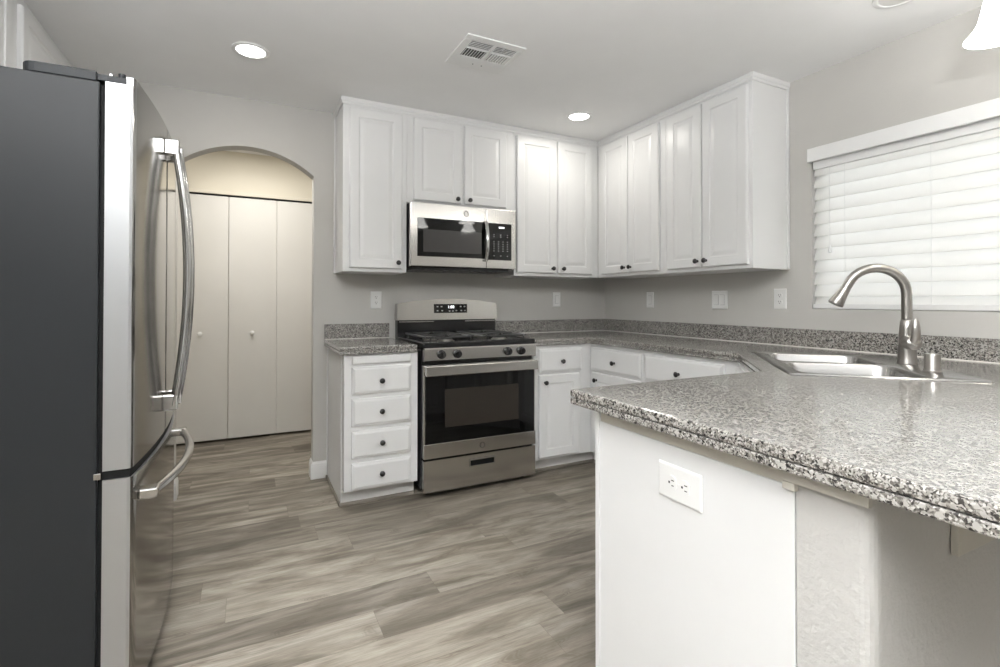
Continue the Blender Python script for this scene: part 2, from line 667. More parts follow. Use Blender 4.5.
# baseboards
def base_prof(mb, pts, h=0.112, t=0.013):
    """board following a wall line; pts are (x, y) of the wall face, the board stands to the right of the path"""
    prof = [(0, 0), (t, 0), (t, h * 0.72), (t * 0.75, h * 0.80), (t * 0.8, h * 0.86), (t * 0.35, h * 0.95), (t * 0.3, h), (0, h)]
    n = len(pts)
    P = [Vector((p_[0], p_[1], 0)) for p_ in pts]
    rings = []
    for i in range(n):
        d0 = (P[i] - P[i - 1]).normalized() if i else (P[1] - P[0]).normalized()
        d1 = (P[i + 1] - P[i]).normalized() if i < n - 1 else d0
        n0 = Vector((d0.y, -d0.x, 0))
        n1 = Vector((d1.y, -d1.x, 0))
        m = n0 + n1
        m = m / m.dot(n0)
        rings.append([(P[i] + m * a + Vector((0, 0, b))) for a, b in prof])
    vs = [v for r in rings for v in r]
    k = len(prof)
    fs = []
    for i in range(n - 1):
        for j in range(k):
            j2 = (j + 1) % k
            fs.append((i * k + j, i * k + j2, (i + 1) * k + j2, (i + 1) * k + j))
    fs.append(tuple(range(k)))
    fs.append(tuple((n - 1) * k + j for j in range(k))[::-1])
    mb.add(vs, fs, 0, False)
    return mb


mb = MB()
base_prof(mb, [(-2.405, 0.10), (-2.405, 0.0), (-2.318, 0.0)])
struct(mb.build('baseboard_right', M['trimwhite'], loc=(-2.38, 0, 0)), 'white baseboard wrapping the wall end between arch and drawers', 'baseboard')
mb = MB()
base_prof(mb, [(-3.66, 0.0), (-3.175, 0.0), (-3.175, 0.10)])
struct(mb.build('baseboard_left', M['trimwhite'], loc=(-3.3, 0, 0)), 'white baseboard at the left foot of the arch behind the refrigerator', 'baseboard')

# window: frame and panes in the opening
mb = MB()
f = 0.045
mb.box(0.085, 0.125, WY0, WY0 + f, WZ0, WZ1, 0.004)
mb.box(0.085, 0.125, WY1 - f, WY1, WZ0, WZ1, 0.004)
mb.box(0.085, 0.125, WY0 + f, WY1 - f, WZ0, WZ0 + f, 0.004)
mb.box(0.085, 0.125, WY0 + f, WY1 - f, WZ1 - f, WZ1, 0.004)
ym = (WY0 + WY1) / 2
win = struct(mb.build('window_1', M['plastic'], loc=(0.1, ym, WZ0)), 'bright window behind the white blind above the sink', 'window')
for a, b in ((WY0 + f, WY1 - f),):
    g = MB().box(0.0, 0.006, a - ym, b - ym, f, WZ1 - WZ0 - f)
    g.build('pane', M['winglass'], win)

# ---------------------------------------------------------------- knobs, fronts, cabinets
KNOB = MB().lathe([(0.0085, 0.0), (0.0085, -0.003), (0.0055, -0.006), (0.0055, -0.013), (0.012, -0.016), (0.0155, -0.021),
                   (0.0150, -0.026), (0.010, -0.030), (0.003, -0.0315)], (0, 0, 0), 'y', 20).build('knob', M['knob'])
KNOB_ME = KNOB.data
bpy.data.objects.remove(KNOB)


def add_knob(parent, x, y, z):
    o = bpy.data.objects.new('knob', KNOB_ME)
    C.objects.link(o)
    o.parent = parent
    o.location = (x, y, z)
    return o


DT = 0.020  # front thickness


def door(parent, x0, x1, z0, z1, yf, knob=None):
    y = yf - DT
    s_ = 0.056
    prof = [(0, yf), (0, y + 0.006), (0.003, y + 0.002), (0.007, y), (s_, y), (s_ + 0.003, y + 0.0040), (s_ + 0.007, y + 0.0055), (s_ + 0.012, y + 0.0055),
            (s_ + 0.028, y + 0.002), (s_ + 0.034, y + 0.0012)]
    o = MB().panel(x0, x1, z0, z1, prof).build('door', M['white'], parent)
    if knob:
        add_knob(o, knob[0], y, knob[1])
    return o


def drawer(parent, x0, x1, z0, z1, yf, knob=None):
    y = yf - DT
    prof = [(0, yf), (0, y + 0.008), (0.004, y + 0.005), (0.008, y + 0.0045), (0.014, y + 0.001), (0.019, y)]
    o = MB().panel(x0, x1, z0, z1, prof).build('drawer', M['white'], parent)
    if knob:
        add_knob(o, knob[0], y, knob[1])
    return o


def wall_cab(label, loc, rz, w, z0, z1, doors, depth=0.315, stile=None):
    """doors: (x0, x1, z0, z1, knobx, knobz) in the cabinet's own frame"""
    t = thing('wall_cabinet', label, 'cabinet', loc, rz, 'white raised-panel wall cabinets')
    mb = MB()
    zb = z0 - loc[2]
    zt = z1 - loc[2]
    # carcass with a recessed underside and a face frame
    mb.box(0, w, -depth + 0.019, -0.001, zb, zt)
    mb.box(0, w, -depth, -depth + 0.0195, zb, zt, 0.0012)
    mb.build('cabinet_body', M['white'], t)
    for (x0, x1, a, b, kx, kz) in doors:
        door(t, x0, x1, a - loc[2], b - loc[2], -depth, (kx, kz - loc[2]))
    return t


ZD0, ZD1 = 1.377, 2.376
# back wall, left to right
ta = wall_cab('single-door white wall cabinet left of the microwave', (-2.272, 0, ZU), 0, 0.403, ZU, ZC - 0.002,
              [(0.038, 0.370, ZD0, ZD1, 0.340, 1.416)])
# slim beaded strip where its side meets the wall
MB().box(-0.008, 0.0, -0.022, -0.002, 0.0, ZC - ZU - 0.002, 0.002).build('scribe_strip', M['white'], ta)
wall_cab('short two-door white wall cabinet directly above the microwave', (-1.868, 0, 1.815), 0, 0.794, 1.815, ZC - 0.002,
         [(0.043, 0.379, 1.835, ZD1, 0.345, 1.862), (0.401, 0.728, 1.835, ZD1, 0.435, 1.862)])
wall_cab('tall two-door white wall cabinet between the microwave and the corner', (-1.073, 0, ZU), 0, 0.757, ZU, ZC - 0.002,
         [(0.018, 0.354, ZD0, ZD1, 0.317, 1.414), (0.372, 0.688, ZD0, ZD1, 0.410, 1.414)])
# right wall, from the corner towards the window
wall_cab('two-door white wall cabinet on the right wall next to the corner', (0, -0.317, ZU), -PI / 2, 0.718, ZU, ZC - 0.002,
         [(0.057, 0.360, ZD0, ZD1, 0.330, 1.416), (0.368, 0.668, ZD0, ZD1, 0.398, 1.416)])
te = wall_cab('two-door white wall cabinet nearest the window, its side panel exposed', (0, -1.0365, ZU), -PI / 2, 0.6395, ZU, ZC - 0.002,
              [(0.028, 0.302, ZD0, ZD1, 0.277, 1.416), (0.310, 0.618, ZD0, ZD1, 0.342, 1.416)])
MB().box(0.6395, 0.6475, -0.022, -0.002, 0.0, ZC - ZU - 0.002, 0.002).build('scribe_strip', M['white'], te)


# flat crown strip round the tops
def strip(mb, pts, out, z0, z1):
    prof = [(0, z0), (out * 0.55, z0), (out * 0.6, z0 + 0.012), (out, z0 + 0.018), (out, z1), (0, z1)]
    P = [Vector((a, b, 0)) for a, b in pts]
    n = len(P)
    rings = []
    for i in range(n):
        d0 = (P[i] - P[i - 1]).normalized() if i else (P[1] - P[0]).normalized()
        d1 = (P[i + 1] - P[i]).normalized() if i < n - 1 else d0
        n0, n1 = Vector((d0.y, -d0.x, 0)), Vector((d1.y, -d1.x, 0))
        m = n0 + n1
        m = m / m.dot(n0)
        rings.append([P[i] + m * a + Vector((0, 0, b)) for a, b in prof])
    k = len(prof)
    fs = []
    for i in range(n - 1):
        for j in range(k):
            fs.append((i * k + j, i * k + (j + 1) % k, (i + 1) * k + (j + 1) % k, (i + 1) * k + j))
    fs += [tuple(range(k)), tuple((n - 1) * k + j for j in range(k))[::-1]]
    mb.add([v for r in rings for v in r], fs, 0, False)


mb = MB()
strip(mb, [(-2.2725, -0.001), (-2.2725, -0.3155), (-0.3155, -0.3155), (-0.3155, -1.6765), (-0.001, -1.6765)], 0.012, 2.392, ZC - 0.001)
struct(mb.build('trim_2', M['white'], loc=(-1.3, -0.3, 2.39)), 'white crown strip along the tops of the wall cabinets', 'trim')


def base_cab(label, loc, rz, w, fronts, depth=0.61, kick=True, x_kick=None, shoe=False):
    t = thing('base_cabinet', label, 'cabinet', loc, rz, 'white base cabinets')
    mb = MB()
    mb.box(0, w, -depth + 0.02, -0.002, 0.1, 0.868, 0.001)
    mb.box(0, w, -depth, -depth + 0.02, 0.1, 0.868, 0.0015)
    mb.build('cabinet_body', M['white'], t)
    k0, k1 = x_kick or (0, w)
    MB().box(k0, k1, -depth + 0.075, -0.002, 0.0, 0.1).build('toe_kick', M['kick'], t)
    for fr in fronts:
        kind, x0, x1, a, b, kx, kz = fr
        (door if kind == 'door' else drawer)(t, x0, x1, a, b, -depth, (kx, kz) if kx is not None else None)
    return t


# four-drawer cabinet left of the range; its side panel reaches the floor
tl = base_cab('narrow white four-drawer base cabinet left of the range', (-2.310, 0, 0), 0, 0.425,
              [('drawer', 0.040, 0.380, 0.645, 0.799, 0.205, 0.716), ('drawer', 0.040, 0.380, 0.463, 0.619, 0.205, 0.542),
               ('drawer', 0.040, 0.380, 0.284, 0.438, 0.207, 0.364), ('drawer', 0.040, 0.380, 0.110, 0.258, 0.207, 0.188)])
MB().panel(0.040, 0.380, 0.814, 0.860, [(0, -0.61), (0, -0.622), (0.004, -0.626), (0.010, -0.6265)]).build('top_rail', M['white'], tl)
MB().box(-0.004, 0.0, -0.61 + 0.075, -0.002, 0.0, 0.868).build('side_panel', M['white'], tl)
mb = MB()
mb.box(-0.016, -0.004, -0.535, -0.016, 0.0, 0.020, 0.004)
mb.box(-0.016, 0.425, -0.548, -0.535, 0.0, 0.020, 0.004)
plabel(mb.build('shoe_moulding', M['shoe'], tl), 'grey-brown shoe moulding along the floor')
MB().box(-0.012, -0.004, -0.022, -0.014, 0.112, 0.868, 0.002).build('scribe_strip', M['white'], tl)
tb = base_cab('white base cabinet with drawer over door right of the range', (-1.085, 0, 0), 0, 0.473,
              [('drawer', 0.040, 0.388, 0.688, 0.846, 0.216, 0.760), ('door', 0.037, 0.366, 0.116, 0.672, 0.080, 0.622)])
MB().box(0.0, 0.473, -0.548, -0.535, 0.0, 0.020, 0.004).build('shoe_moulding', M['shoe'], tb)
tcn = base_cab('white corner base cabinet on the right wall, mostly behind the peninsula', (0, -0.001, 0), -PI / 2, 1.149,
         [('drawer', 0.628, 1.132, 0.688, 0.846, 0.888, 0.760), ('door', 0.640, 1.120, 0.116, 0.672, 0.700, 0.622)], x_kick=(0.535, 1.149))
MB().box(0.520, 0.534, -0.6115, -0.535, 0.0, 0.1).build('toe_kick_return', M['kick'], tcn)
mb = MB()
mb.box(0.534, 0.546, -0.6115, -0.548, 0.0, 0.020, 0.004)
mb.box(0.534, 1.149, -0.548, -0.535, 0.0, 0.020, 0.004)
mb.build('shoe_moulding', M['shoe'], tcn)
base_cab('white base cabinet on the right wall beside the sink corner', (0, -1.152, 0), -PI / 2, 0.655,
         [('drawer', 0.014, 0.582, 0.688, 0.846, 0.290, 0.760), ('door', 0.014, 0.582, 0.116, 0.672, 0.070, 0.622)])

# diagonal sink base
t = thing('sink_base_cabinet', 'white diagonal sink base cabinet in the corner under the sink', 'cabinet', (-0.6, -2.3, 0))
T = Vector((-0.6, -2.3, 0))
P = [(-0.610, -1.812), (-1.098, -2.300), (-1.098, -2.925), (-0.002, -2.925), (-0.002, -1.812)]
MB().prism([(a - T.x, b - T.y) for a, b in P], 0.1, 0.68).build('cabinet_body', M['white'], t)
d = Vector((-0.7071, -0.7071, 0))
nrm = Vector((-0.7071, 0.7071, 0))
a0 = Vector((-0.610, -1.812, 0))


def dq(u, n_):
    q = a0 + d * u - nrm * n_ - T
    return (q.x, q.y)


MB().prism([dq(0.0, 0.0), dq(0.69, 0.0), dq(0.69, 0.02), dq(0.0, 0.02)], 0.68, 0.868).build('face_frame', M['white'], t)
MB().prism([dq(0.0, 0.07), dq(0.69, 0.07), dq(0.69, 0.09), dq(0.0, 0.09)], 0.0, 0.1).build('toe_kick', M['kick'], t)
for x0, x1, kx in ((0.03, 0.342, 0.315), (0.348, 0.66, 0.375)):
    dd = door(t, x0, x1, 0.116, 0.672, 0.0, (kx, 0.622))
    dd.location = (a0.x - T.x, a0.y - T.y, 0)
    dd.rotation_euler = (0, 0, -3 * PI / 4)
dd = drawer(t, 0.03, 0.66, 0.69, 0.846, 0.0)
dd.location = (a0.x - T.x, a0.y - T.y, 0)
dd.rotation_euler = (0, 0, -3 * PI / 4)

# peninsula: cabinet with a plain end panel, then the low drywall wall behind it
tp = thing('peninsula_cabinet', 'white peninsula base cabinet with a plain end panel facing the camera', 'cabinet', (-1.10, -2.925, 0), PI)
MB().box(0.002, 0.79, -0.581, -0.002, 0.1, 0.868, 0.001).build('cabinet_body', M['white'], tp)
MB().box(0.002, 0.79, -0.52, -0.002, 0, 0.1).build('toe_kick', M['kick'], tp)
door(tp, 0.02, 0.395, 0.116, 0.84, -0.581, (0.36, 0.78))
door(tp, 0.405, 0.775, 0.116, 0.84, -0.581, (0.44, 0.78))
mb = MB()
mb.box(0.79, 0.800, -0.583, 0.0, 0.0, 0.832, 0.0015)
mb.box(0.800, 0.804, -0.583, -0.566, 0.0, 0.868, 0.0012)
mb.box(0.79, 0.800, -0.583, -0.566, 0.832, 0.868)
mb.build('end_panel', M['white'], tp)
mb = MB()
r = 0.026
cor = [(-1.900 + r - r * math.sin(a), -3.052 + r - r * math.cos(a)) for a in [PI / 2 * i / 6 for i in range(6, -1, -1)]]
mb.prism([(-0.002, -3.052), (-0.002, -2.928), (-1.900, -2.928)] + cor, 0.0, 0.862, smooth=False)
struct(mb.build('wall_peninsula', M['drywall'], loc=(-1.0, -3.0, 0)), 'low textured drywall wall carrying the peninsula overhang', 'wall')
# beige strips under the worktop
mb = MB()
mb.box(-1.8985, -1.8905, -2.912, -2.360, 0.8325, 0.869, 0.001)
mb.box(-1.916, -1.9045, -3.056, -2.910, 0.844, 0.869, 0.0015)
mb.box(-1.914, -1.9045, -2.934, -2.910, 0.829, 0.8435, 0.001)
struct(mb.build('trim_3', M['beige'], loc=(-1.9, -2.7, 0.85)), 'beige wood cleat strip under the peninsula worktop edge', 'trim')
tb_ = thing('support_bracket', 'beige support bracket under the peninsula overhang, far right', 'bracket', (-1.57, -3.053, 0.71))
mb = MB()
mb.box(-0.075, 0.075, -0.012, -0.0005, 0.0, 0.158, 0.0015)
mb.build('back_plate', M['beige'], tb_)
mb = MB()
mb.box(-0.02, 0.02, -0.20, -0.0125, 0.140, 0.158, 0.002)
mb.build('arm', M['beige'], tb_)


# ---------------------------------------------------------------- worktops, backsplashes
def offset_poly(pts, o):
    """inset a counter-clockwise polygon by o"""
    n = len(pts)
    out = []
    for i in range(n):
        p0, p1, p2 = Vector(pts[i - 1]), Vector(pts[i]), Vector(pts[(i + 1) % n])
        d0, d1 = (p1 - p0).normalized(), (p2 - p1).normalized()
        n0, n1 = Vector((-d0.y, d0.x)), Vector((-d1.y, d1.x))
        m = n0 + n1
        m = m / m.dot(n0)
        out.append(tuple(p1 + m * o))
    return out


EDGE = [(0.004, 0.870), (0.0012, 0.8712), (0.0, 0.874), (0.0, 0.8865), (0.0010, 0.8890), (0.0100, 0.8892), (0.0100, 0.8924), (0.0010, 0.8926),
        (0.0, 0.898), (0.0, 0.908), (0.0015, 0.9125), (0.006, 0.914)]


def worktop(outer, hole, name, label):
    b = bmesh.new()
    rings = [[b.verts.new((x, y, z)) for x, y in offset_poly(outer, o)] for o, z in EDGE]
    n = len(outer)
    for i in range(len(rings) - 1):
        for k in range(n):
            b.faces.new((rings[i][k], rings[i][(k + 1) % n], rings[i + 1][(k + 1) % n], rings[i + 1][k]))
    hb = ht = None
    if hole:
        hb = [b.verts.new((x, y, EDGE[0][1])) for x, y in hole]
        ht = [b.verts.new((x, y, EDGE[-1][1])) for x, y in hole]
        m = len(hole)
        for k in range(m):
            b.faces.new((hb[k], hb[(k + 1) % m], ht[(k + 1) % m], ht[k]))
    for ring, hr in ((rings[0], hb), (rings[-1], ht)):
        es = [b.edges.get((ring[k], ring[(k + 1) % n])) for k in range(n)]
        if hr:
            es += [b.edges.get((hr[k], hr[(k + 1) % len(hr)])) for k in range(len(hr))]
        bmesh.ops.triangle_fill(b, edges=es, use_beauty=True, use_dissolve=False)
    bmesh.ops.recalc_face_normals(b, faces=b.faces[:])
    mb = MB().bm(b)
    o = mb.build(name, M['granite'], loc=(outer[0][0], outer[0][1], 0.87))
    return tag(o, label, 'worktop')


SO = Vector((-0.807, -2.105, 0))          # middle of the sink's front edge
SEX, SEY = Vector((-0.70711, -0.70711, 0)), Vector((0.70711, -0.70711, 0))


def sk(lx, ly):
    q = SO + SEX * lx + SEY * ly
    return (q.x, q.y)


SW, SD = 0.40, 0.580
hole = [sk(-SW + 0.015, 0.015), sk(SW - 0.015, 0.015), sk(SW - 0.015, SD - 0.015), sk(-SW + 0.015, SD - 0.015)]
worktop([(-2.336, -0.002), (-2.336, -0.635), (-1.896, -0.635), (-1.896, -0.002)], None, 'worktop',
        'small granite worktop over the four drawers left of the range')
main = [(-1.092, -0.002), (-1.092, -0.635), (-0.635, -0.635), (-0.635, -1.826), (-1.087, -2.278), (-1.945, -2.278), (-1.945, -3.37), (-0.002, -3.37), (-0.002, -0.002)]
worktop(main, hole, 'worktop', 'large speckled granite worktop with the sink, running out as the peninsula')


def splash(label, x0, x1, y0, y1, ends):
    o = MB().box(x0, x1, y0, y1, 0.9142, 1.016, 0.003).build('backsplash', M['granite'], loc=((x0 + x1) / 2, (y0 + y1) / 2, 0.914))
    tag(o, label, 'backsplash', 'low granite backsplashes')
    L = o.location
    a = MB()
    if abs(x1 - x0) > abs(y1 - y0):
        a.prism([(y0 - 0.004 - L.y, 0.0002), (y0 - L.y - 0.0002, 0.0002), (y0 - L.y - 0.0002, 0.005)], x0 - L.x, x1 - L.x, 'x')
    else:
        a.prism([(x0 - 0.004 - L.x, 0.0002), (x0 - L.x - 0.0002, 0.0002), (x0 - L.x - 0.0002, 0.005)], y0 - L.y, y1 - L.y, 'y')
    plabel(a.build('caulk_line', M['caulk'], o), 'pale caulk line along the foot')


splash('short granite backsplash behind the worktop left of the range', -2.336, -1.905, -0.022, -0.002, None)
splash('granite backsplash on the back wall between range and corner', -1.092, -0.0225, -0.022, -0.002, None)
splash('long granite backsplash on the right wall running under the window', -0.022, -0.002, -3.368, -0.002, None)


# ---------------------------------------------------------------- sink, faucet, air gap
def rrect(x0, x1, y0, y1, r, n=6):
    pts = []
    for cx_, cy_, a0_ in ((x1 - r, y1 - r, 0), (x0 + r, y1 - r, PI / 2), (x0 + r, y0 + r, PI), (x1 - r, y0 + r, 3 * PI / 2)):
        for i in range(n + 1):
            a = a0_ + PI / 2 * i / n
            pts.append((cx_ + r * math.cos(a), cy_ + r * math.sin(a)))
    return pts


ts = thing('kitchen_sink', 'stainless double-bowl sink set diagonally into the corner of the worktop', 'sink', (SO.x, SO.y, ZT), -3 * PI / 4)
b = bmesh.new()


def ring(pts, z):
    return [b.verts.new((x, y, z)) for x, y in pts]


def bridge(r0, r1):
    n = len(r0)
    for k in range(n):
        b.faces.new((r0[k], r0[(k + 1) % n], r1[(k + 1) % n], r1[k]))


def edges(r_):
    out = []
    for k in range(len(r_)):
        e = b.edges.get((r_[k], r_[(k + 1) % len(r_)])) or b.edges.new((r_[k], r_[(k + 1) % len(r_)]))
        out.append(e)
    return out


o0 = ring(rrect(-SW, SW, 0, SD, 0.014), 0.0008)
o1 = ring(rrect(-SW + 0.003, SW - 0.003, 0.003, SD - 0.003, 0.012), 0.005)
o2 = ring(rrect(-SW + 0.010, SW - 0.010, 0.010, SD - 0.010, 0.010), 0.0062)
o3 = ring(rrect(-SW + 0.022, SW - 0.022, 0.022, SD - 0.022, 0.008), 0.0035)
bridge(o0, o1)
bridge(o1, o2)
bridge(o2, o3)
loops = edges(o3)
for bx0, bx1 in ((-0.365, -0.014), (0.014, 0.365)):
    y0_, y1_ = 0.045, 0.435
    prev = None
    for ins, z, rr in ((0, 0.0035, 0.06), (0.004, 0.0015, 0.058), (0.008, -0.006, 0.055), (0.018, -0.10, 0.055), (0.026, -0.150, 0.06), (0.042, -0.172, 0.07), (0.07, -0.180, 0.06), (0.13, -0.184, 0.04)):
        rg = ring(rrect(bx0 + ins, bx1 - ins, y0_ + ins, y1_ - ins, rr), z)
        if prev is None:
            loops += edges(rg)
        else:
            bridge(prev, rg)
        prev = rg
    b.faces.new(prev)
bmesh.ops.triangle_fill(b, edges=loops, use_beauty=True)
bmesh.ops.recalc_face_normals(b, faces=b.faces[:])
mb = MB().bm(b, 0, True)
sink = mb.build('sink_bowls', M['sinksteel'], ts)
md = sink.modifiers.new('edge', 'EDGE_SPLIT')
md.split_angle = math.radians(40)
for bx in (-0.19, 0.19):
    dr = MB().lathe([(0.045, -0.1835), (0.044, -0.1815), (0.036, -0.1815), (0.033, -0.183), (0.004, -0.183)], (bx, 0.24, 0), 'z', 24)
    dr.build('drain', M['chrome'], ts)

FB = sk(-0.064, 0.521)
tf = thing('kitchen_faucet', 'brushed nickel gooseneck faucet behind the sink', 'faucet', (FB[0], FB[1], ZT + 0.0042), -3 * PI / 4)
mb = MB()
mb.lathe([(0.0345, 0.0), (0.0345, 0.006), (0.0325, 0.012), (0.031, 0.035), (0.0285, 0.07), (0.0275, 0.105), (0.0255, 0.14), (0.0225, 0.172), (0.0190, 0.178)], (0, 0, 0), 'z', 28)
mb.build('faucet_body', M['nickel'], tf)
mb = MB()
# valve barrel toward the lever side
mb.tube([(0.0, 0, 0.088), (0.02, 0, 0.088), (0.050, 0, 0.088), (0.066, 0, 0.089), (0.074, 0, 0.091)], [0.027, 0.0285, 0.0285, 0.026, 0.014], 20)
mb.tube([(0.060, 0.0, 0.080), (0.072, 0.0, 0.100), (0.080, 0, 0.125), (0.081, 0.0, 0.150), (0.077, 0.0, 0.172), (0.074, 0, 0.186)], [0.018, 0.0175, 0.0155, 0.0135, 0.0115, 0.006], 16, flat=0.62, up=(0, 1, 0))
mb.build('lever_handle', M['nickel'], tf)
path = [(0, 0, 0.165), (0, 0, 0.22), (0, 0, 0.283)]
r_ = 0.106
zc_ = 0.286
for i in range(1, 15):
    a = PI * i / 14 * 0.87
    path.append((0, -r_ + r_ * math.cos(a), zc_ + r_ * math.sin(a)))
endp = Vector(path[-1])
dirn = (endp - Vector(path[-2])).normalized()
path.append(tuple(endp + dirn * 0.022))
mb = MB().tube(path, 0.0185, 20)
mb.build('spout', M['nickel'], tf)
h0 = endp + dirn * 0.020
mb = MB()
mb.tube([h0, h0 + dirn * 0.004, h0 + dirn * 0.010, h0 + dirn * 0.045, h0 + dirn * 0.074, h0 + dirn * 0.080], [0.0185, 0.0198, 0.0196, 0.0240, 0.0295, 0.0280], 22)
mb.build('spray_head', M['nickel'], tf)
AG = sk(0.185, 0.502)
ta_ = tag(MB().lathe([(0.0285, 0.0), (0.0285, 0.004), (0.025, 0.006), (0.0238, 0.009), (0.0238, 0.061), (0.022, 0.065), (0.006, 0.067)], (AG[0], AG[1], ZT + 0.0036), 'z', 28)
          .build('air_gap_cap', M['nickel'], loc=(AG[0], AG[1], ZT + 0.0036)), 'small brushed nickel cylinder cap on the sink ledge beside the faucet', 'air gap')


# ---------------------------------------------------------------- emblem
def emblem(parent, x, y, z, rad):
    mb = MB()
    n = 32
    for r0, r1 in ((rad, rad * 0.74),):
        vs, fs = [], []
        for k in range(n):
            a = 2 * PI * k / n
            for rr, yy in ((r0, y), (r0, y - 0.0012), (r1, y - 0.0012), (r1, y)):
                vs.append((x + rr * math.cos(a), yy, z + rr * math.sin(a)))
        for k in range(n):
            k2 = (k + 1) % n
            for j in range(3):
                fs.append((k * 4 + j, k * 4 + j + 1, k2 * 4 + j + 1, k2 * 4 + j))
        mb.add(vs, fs, 0, False)
    for k in range(4):   # swirls on the rim
        a = PI / 4 + PI / 2 * k
        mb.tube([(x + rad * (0.62 + 0.24 * j / 5) * math.cos(a + 0.16 * j - 0.4), y - 0.0008, z + rad * (0.62 + 0.24 * j / 5) * math.sin(a + 0.16 * j - 0.4)) for j in range(6)], rad * 0.045, 6)
    text_geo(mb, 'GE', rad * 0.92, lambda a, b_, c_: (x + a, y - 0.0006 - c_, z + b_))
    return plabel(mb.build('emblem', M['logo'], parent), 'round dark monogram emblem')


# ---------------------------------------------------------------- range
RX0, RX1 = -1.866, -1.102
RC = (RX0 + RX1) / 2
tr_ = thing('gas_range', 'stainless gas range with black oven glass between the base cabinets', 'range', (RC, 0, 0))
hw = (RX1 - RX0) / 2
mb = MB()
mb.box(-hw, hw, -0.625, -0.03, 0.045, 0.905, 0.003)
mb.build('range_body', M['black'], tr_)
for sx in (-1, 1):
    for yy in (-0.57, -0.08):
        MB().lathe([(0.018, 0.0), (0.018, 0.02), (0.011, 0.022), (0.011, 0.046)], (sx * (hw - 0.05), yy, 0), 'z', 14).build('foot', M['blackmat'], tr_)
# cooktop: shallow tray with a raised rim
b = bmesh.new()


def rr_(ins, z):
    return [b.verts.new((x, y, z)) for x, y in rrect(-hw - 0.001 + ins, hw + 0.001 - ins, -0.668 + ins, -0.085 - ins * 0.3, 0.014, 4)]


rs = [rr_(0.0, 0.895), rr_(0.0, 0.918), rr_(0.004, 0.924), rr_(0.018, 0.925), rr_(0.028, 0.916), rr_(0.05, 0.914)]
for i in range(len(rs) - 1):
    bridge(rs[i], rs[i + 1])
b.faces.new(rs[0][::-1])
b.faces.new(rs[-1])
MB().bm(b).build('cooktop', M['black'], tr_)
# burners and grates
for i, bx in enumerate((-0.19, 0.19)):
    for by in (-0.52, -0.23):
        mb = MB()
        mb.lathe([(0.055, 0.9145), (0.055, 0.921), (0.046, 0.925), (0.044, 0.930)], (bx, by, 0), 'z', 24, mi=0)
        mb.lathe([(0.036, 0.930), (0.038, 0.934), (0.035, 0.939), (0.010, 0.941)], (bx, by, 0), 'z', 24, mi=1)
        mb.build('burner', [M['nickel'], M['blackmat']], tr_)
    mb = MB()
    gx0, gx1, gy0, gy1, gz = bx - 0.150, bx + 0.150, -0.632, -0.118, 0.948
    rad = 0.0062
    c_ = 0.035
    outline = [(gx0 + c_, gy0), (gx1 - c_, gy0), (gx1, gy0 + c_), (gx1, gy1 - c_), (gx1 - c_, gy1), (gx0 + c_, gy1), (gx0, gy1 - c_), (gx0, gy0 + c_)]
    pts = []
    for (a, c2) in outline:
        pts.append((a, c2, gz))
    for a, c2 in zip(pts, pts[1:] + pts[:1]):
        mb.tube([a, c2], rad, 8)
    mb.tube([(gx0, (gy0 + gy1) / 2, gz), (gx1, (gy0 + gy1) / 2, gz)], rad, 8)
    for by in (-0.52, -0.23):
        for k in range(4):
            a = PI / 4 + PI / 2 * k
            ex_, ey_ = bx + 0.15 * math.copysign(1, math.cos(a)), by + 0.10 * math.copysign(1, math.sin(a))
            mb.tube([(bx + 0.025 * math.cos(a), by + 0.025 * math.sin(a), gz + 0.006), (bx + 0.06 * math.cos(a), by + 0.06 * math.sin(a), gz + 0.006), (ex_, ey_, gz)], rad * 0.9, 8)
    for (fx, fy) in ((gx0 + c_ * 0.5, gy0 + c_ * 0.5), (gx1 - c_ * 0.5, gy0 + c_ * 0.5), (gx0 + c_ * 0.5, gy1 - c_ * 0.5), (gx1 - c_ * 0.5, gy1 - c_ * 0.5)):
        mb.tube([(fx, fy, 0.912), (fx, fy, gz)], rad, 8)
    mb.build('burner_grate', M['blackmat'], tr_)
# backguard: arched stainless head on a black base
mb = MB()
mb.box(-hw + 0.004, hw - 0.004, -0.080, -0.012, 0.905, 1.036, 0.003)
mb.box(-hw + 0.01, -0.12, -0.1, -0.08, 1.020, 1.028, 0.002, mi=1)
mb.box(0.12, hw - 0.01, -0.1, -0.08, 1.020, 1.028, 0.002, mi=1)
mb.build('backguard_base', [M['black'], M['steel']], tr_)
top = []
for i in range(25):
    u = -1 + 2 * i / 24
    top.append((u * (hw + 0.000), 1.152 + 0.034 * (1 - abs(u) ** 2.2)))
vs, fs = [], []
for (x, z) in top:      # tilted face: bottom leans forward
    sh = 1 - 0.0
    vs += [(x * 1.010, -0.093, 1.036), (x, -0.088, z), (x, -0.020, z - 0.002), (x * 1.010, -0.020, 1.036)]
for i in range(24):
    a, c2 = 4 * i, 4 * i + 4
    for j in range(4):
        fs.append((a + j, c2 + j, c2 + (j + 1) % 4, a + (j + 1) % 4))
fs += [(0, 1, 2, 3), (99, 98, 97, 96)]
bk = MB().add(vs, fs, 0, False).build('backguard', M['steel'], tr_)
# display on the tilted face


def bgp(x, t_, off=0.0):
    """point on the backguard face: t 0 bottom .. 1 top"""
    y = -0.093 + 0.005 * t_ - off
    z = 1.036 + (1.170 - 1.036) * t_ + off * 0.03
    return (x, y, z)


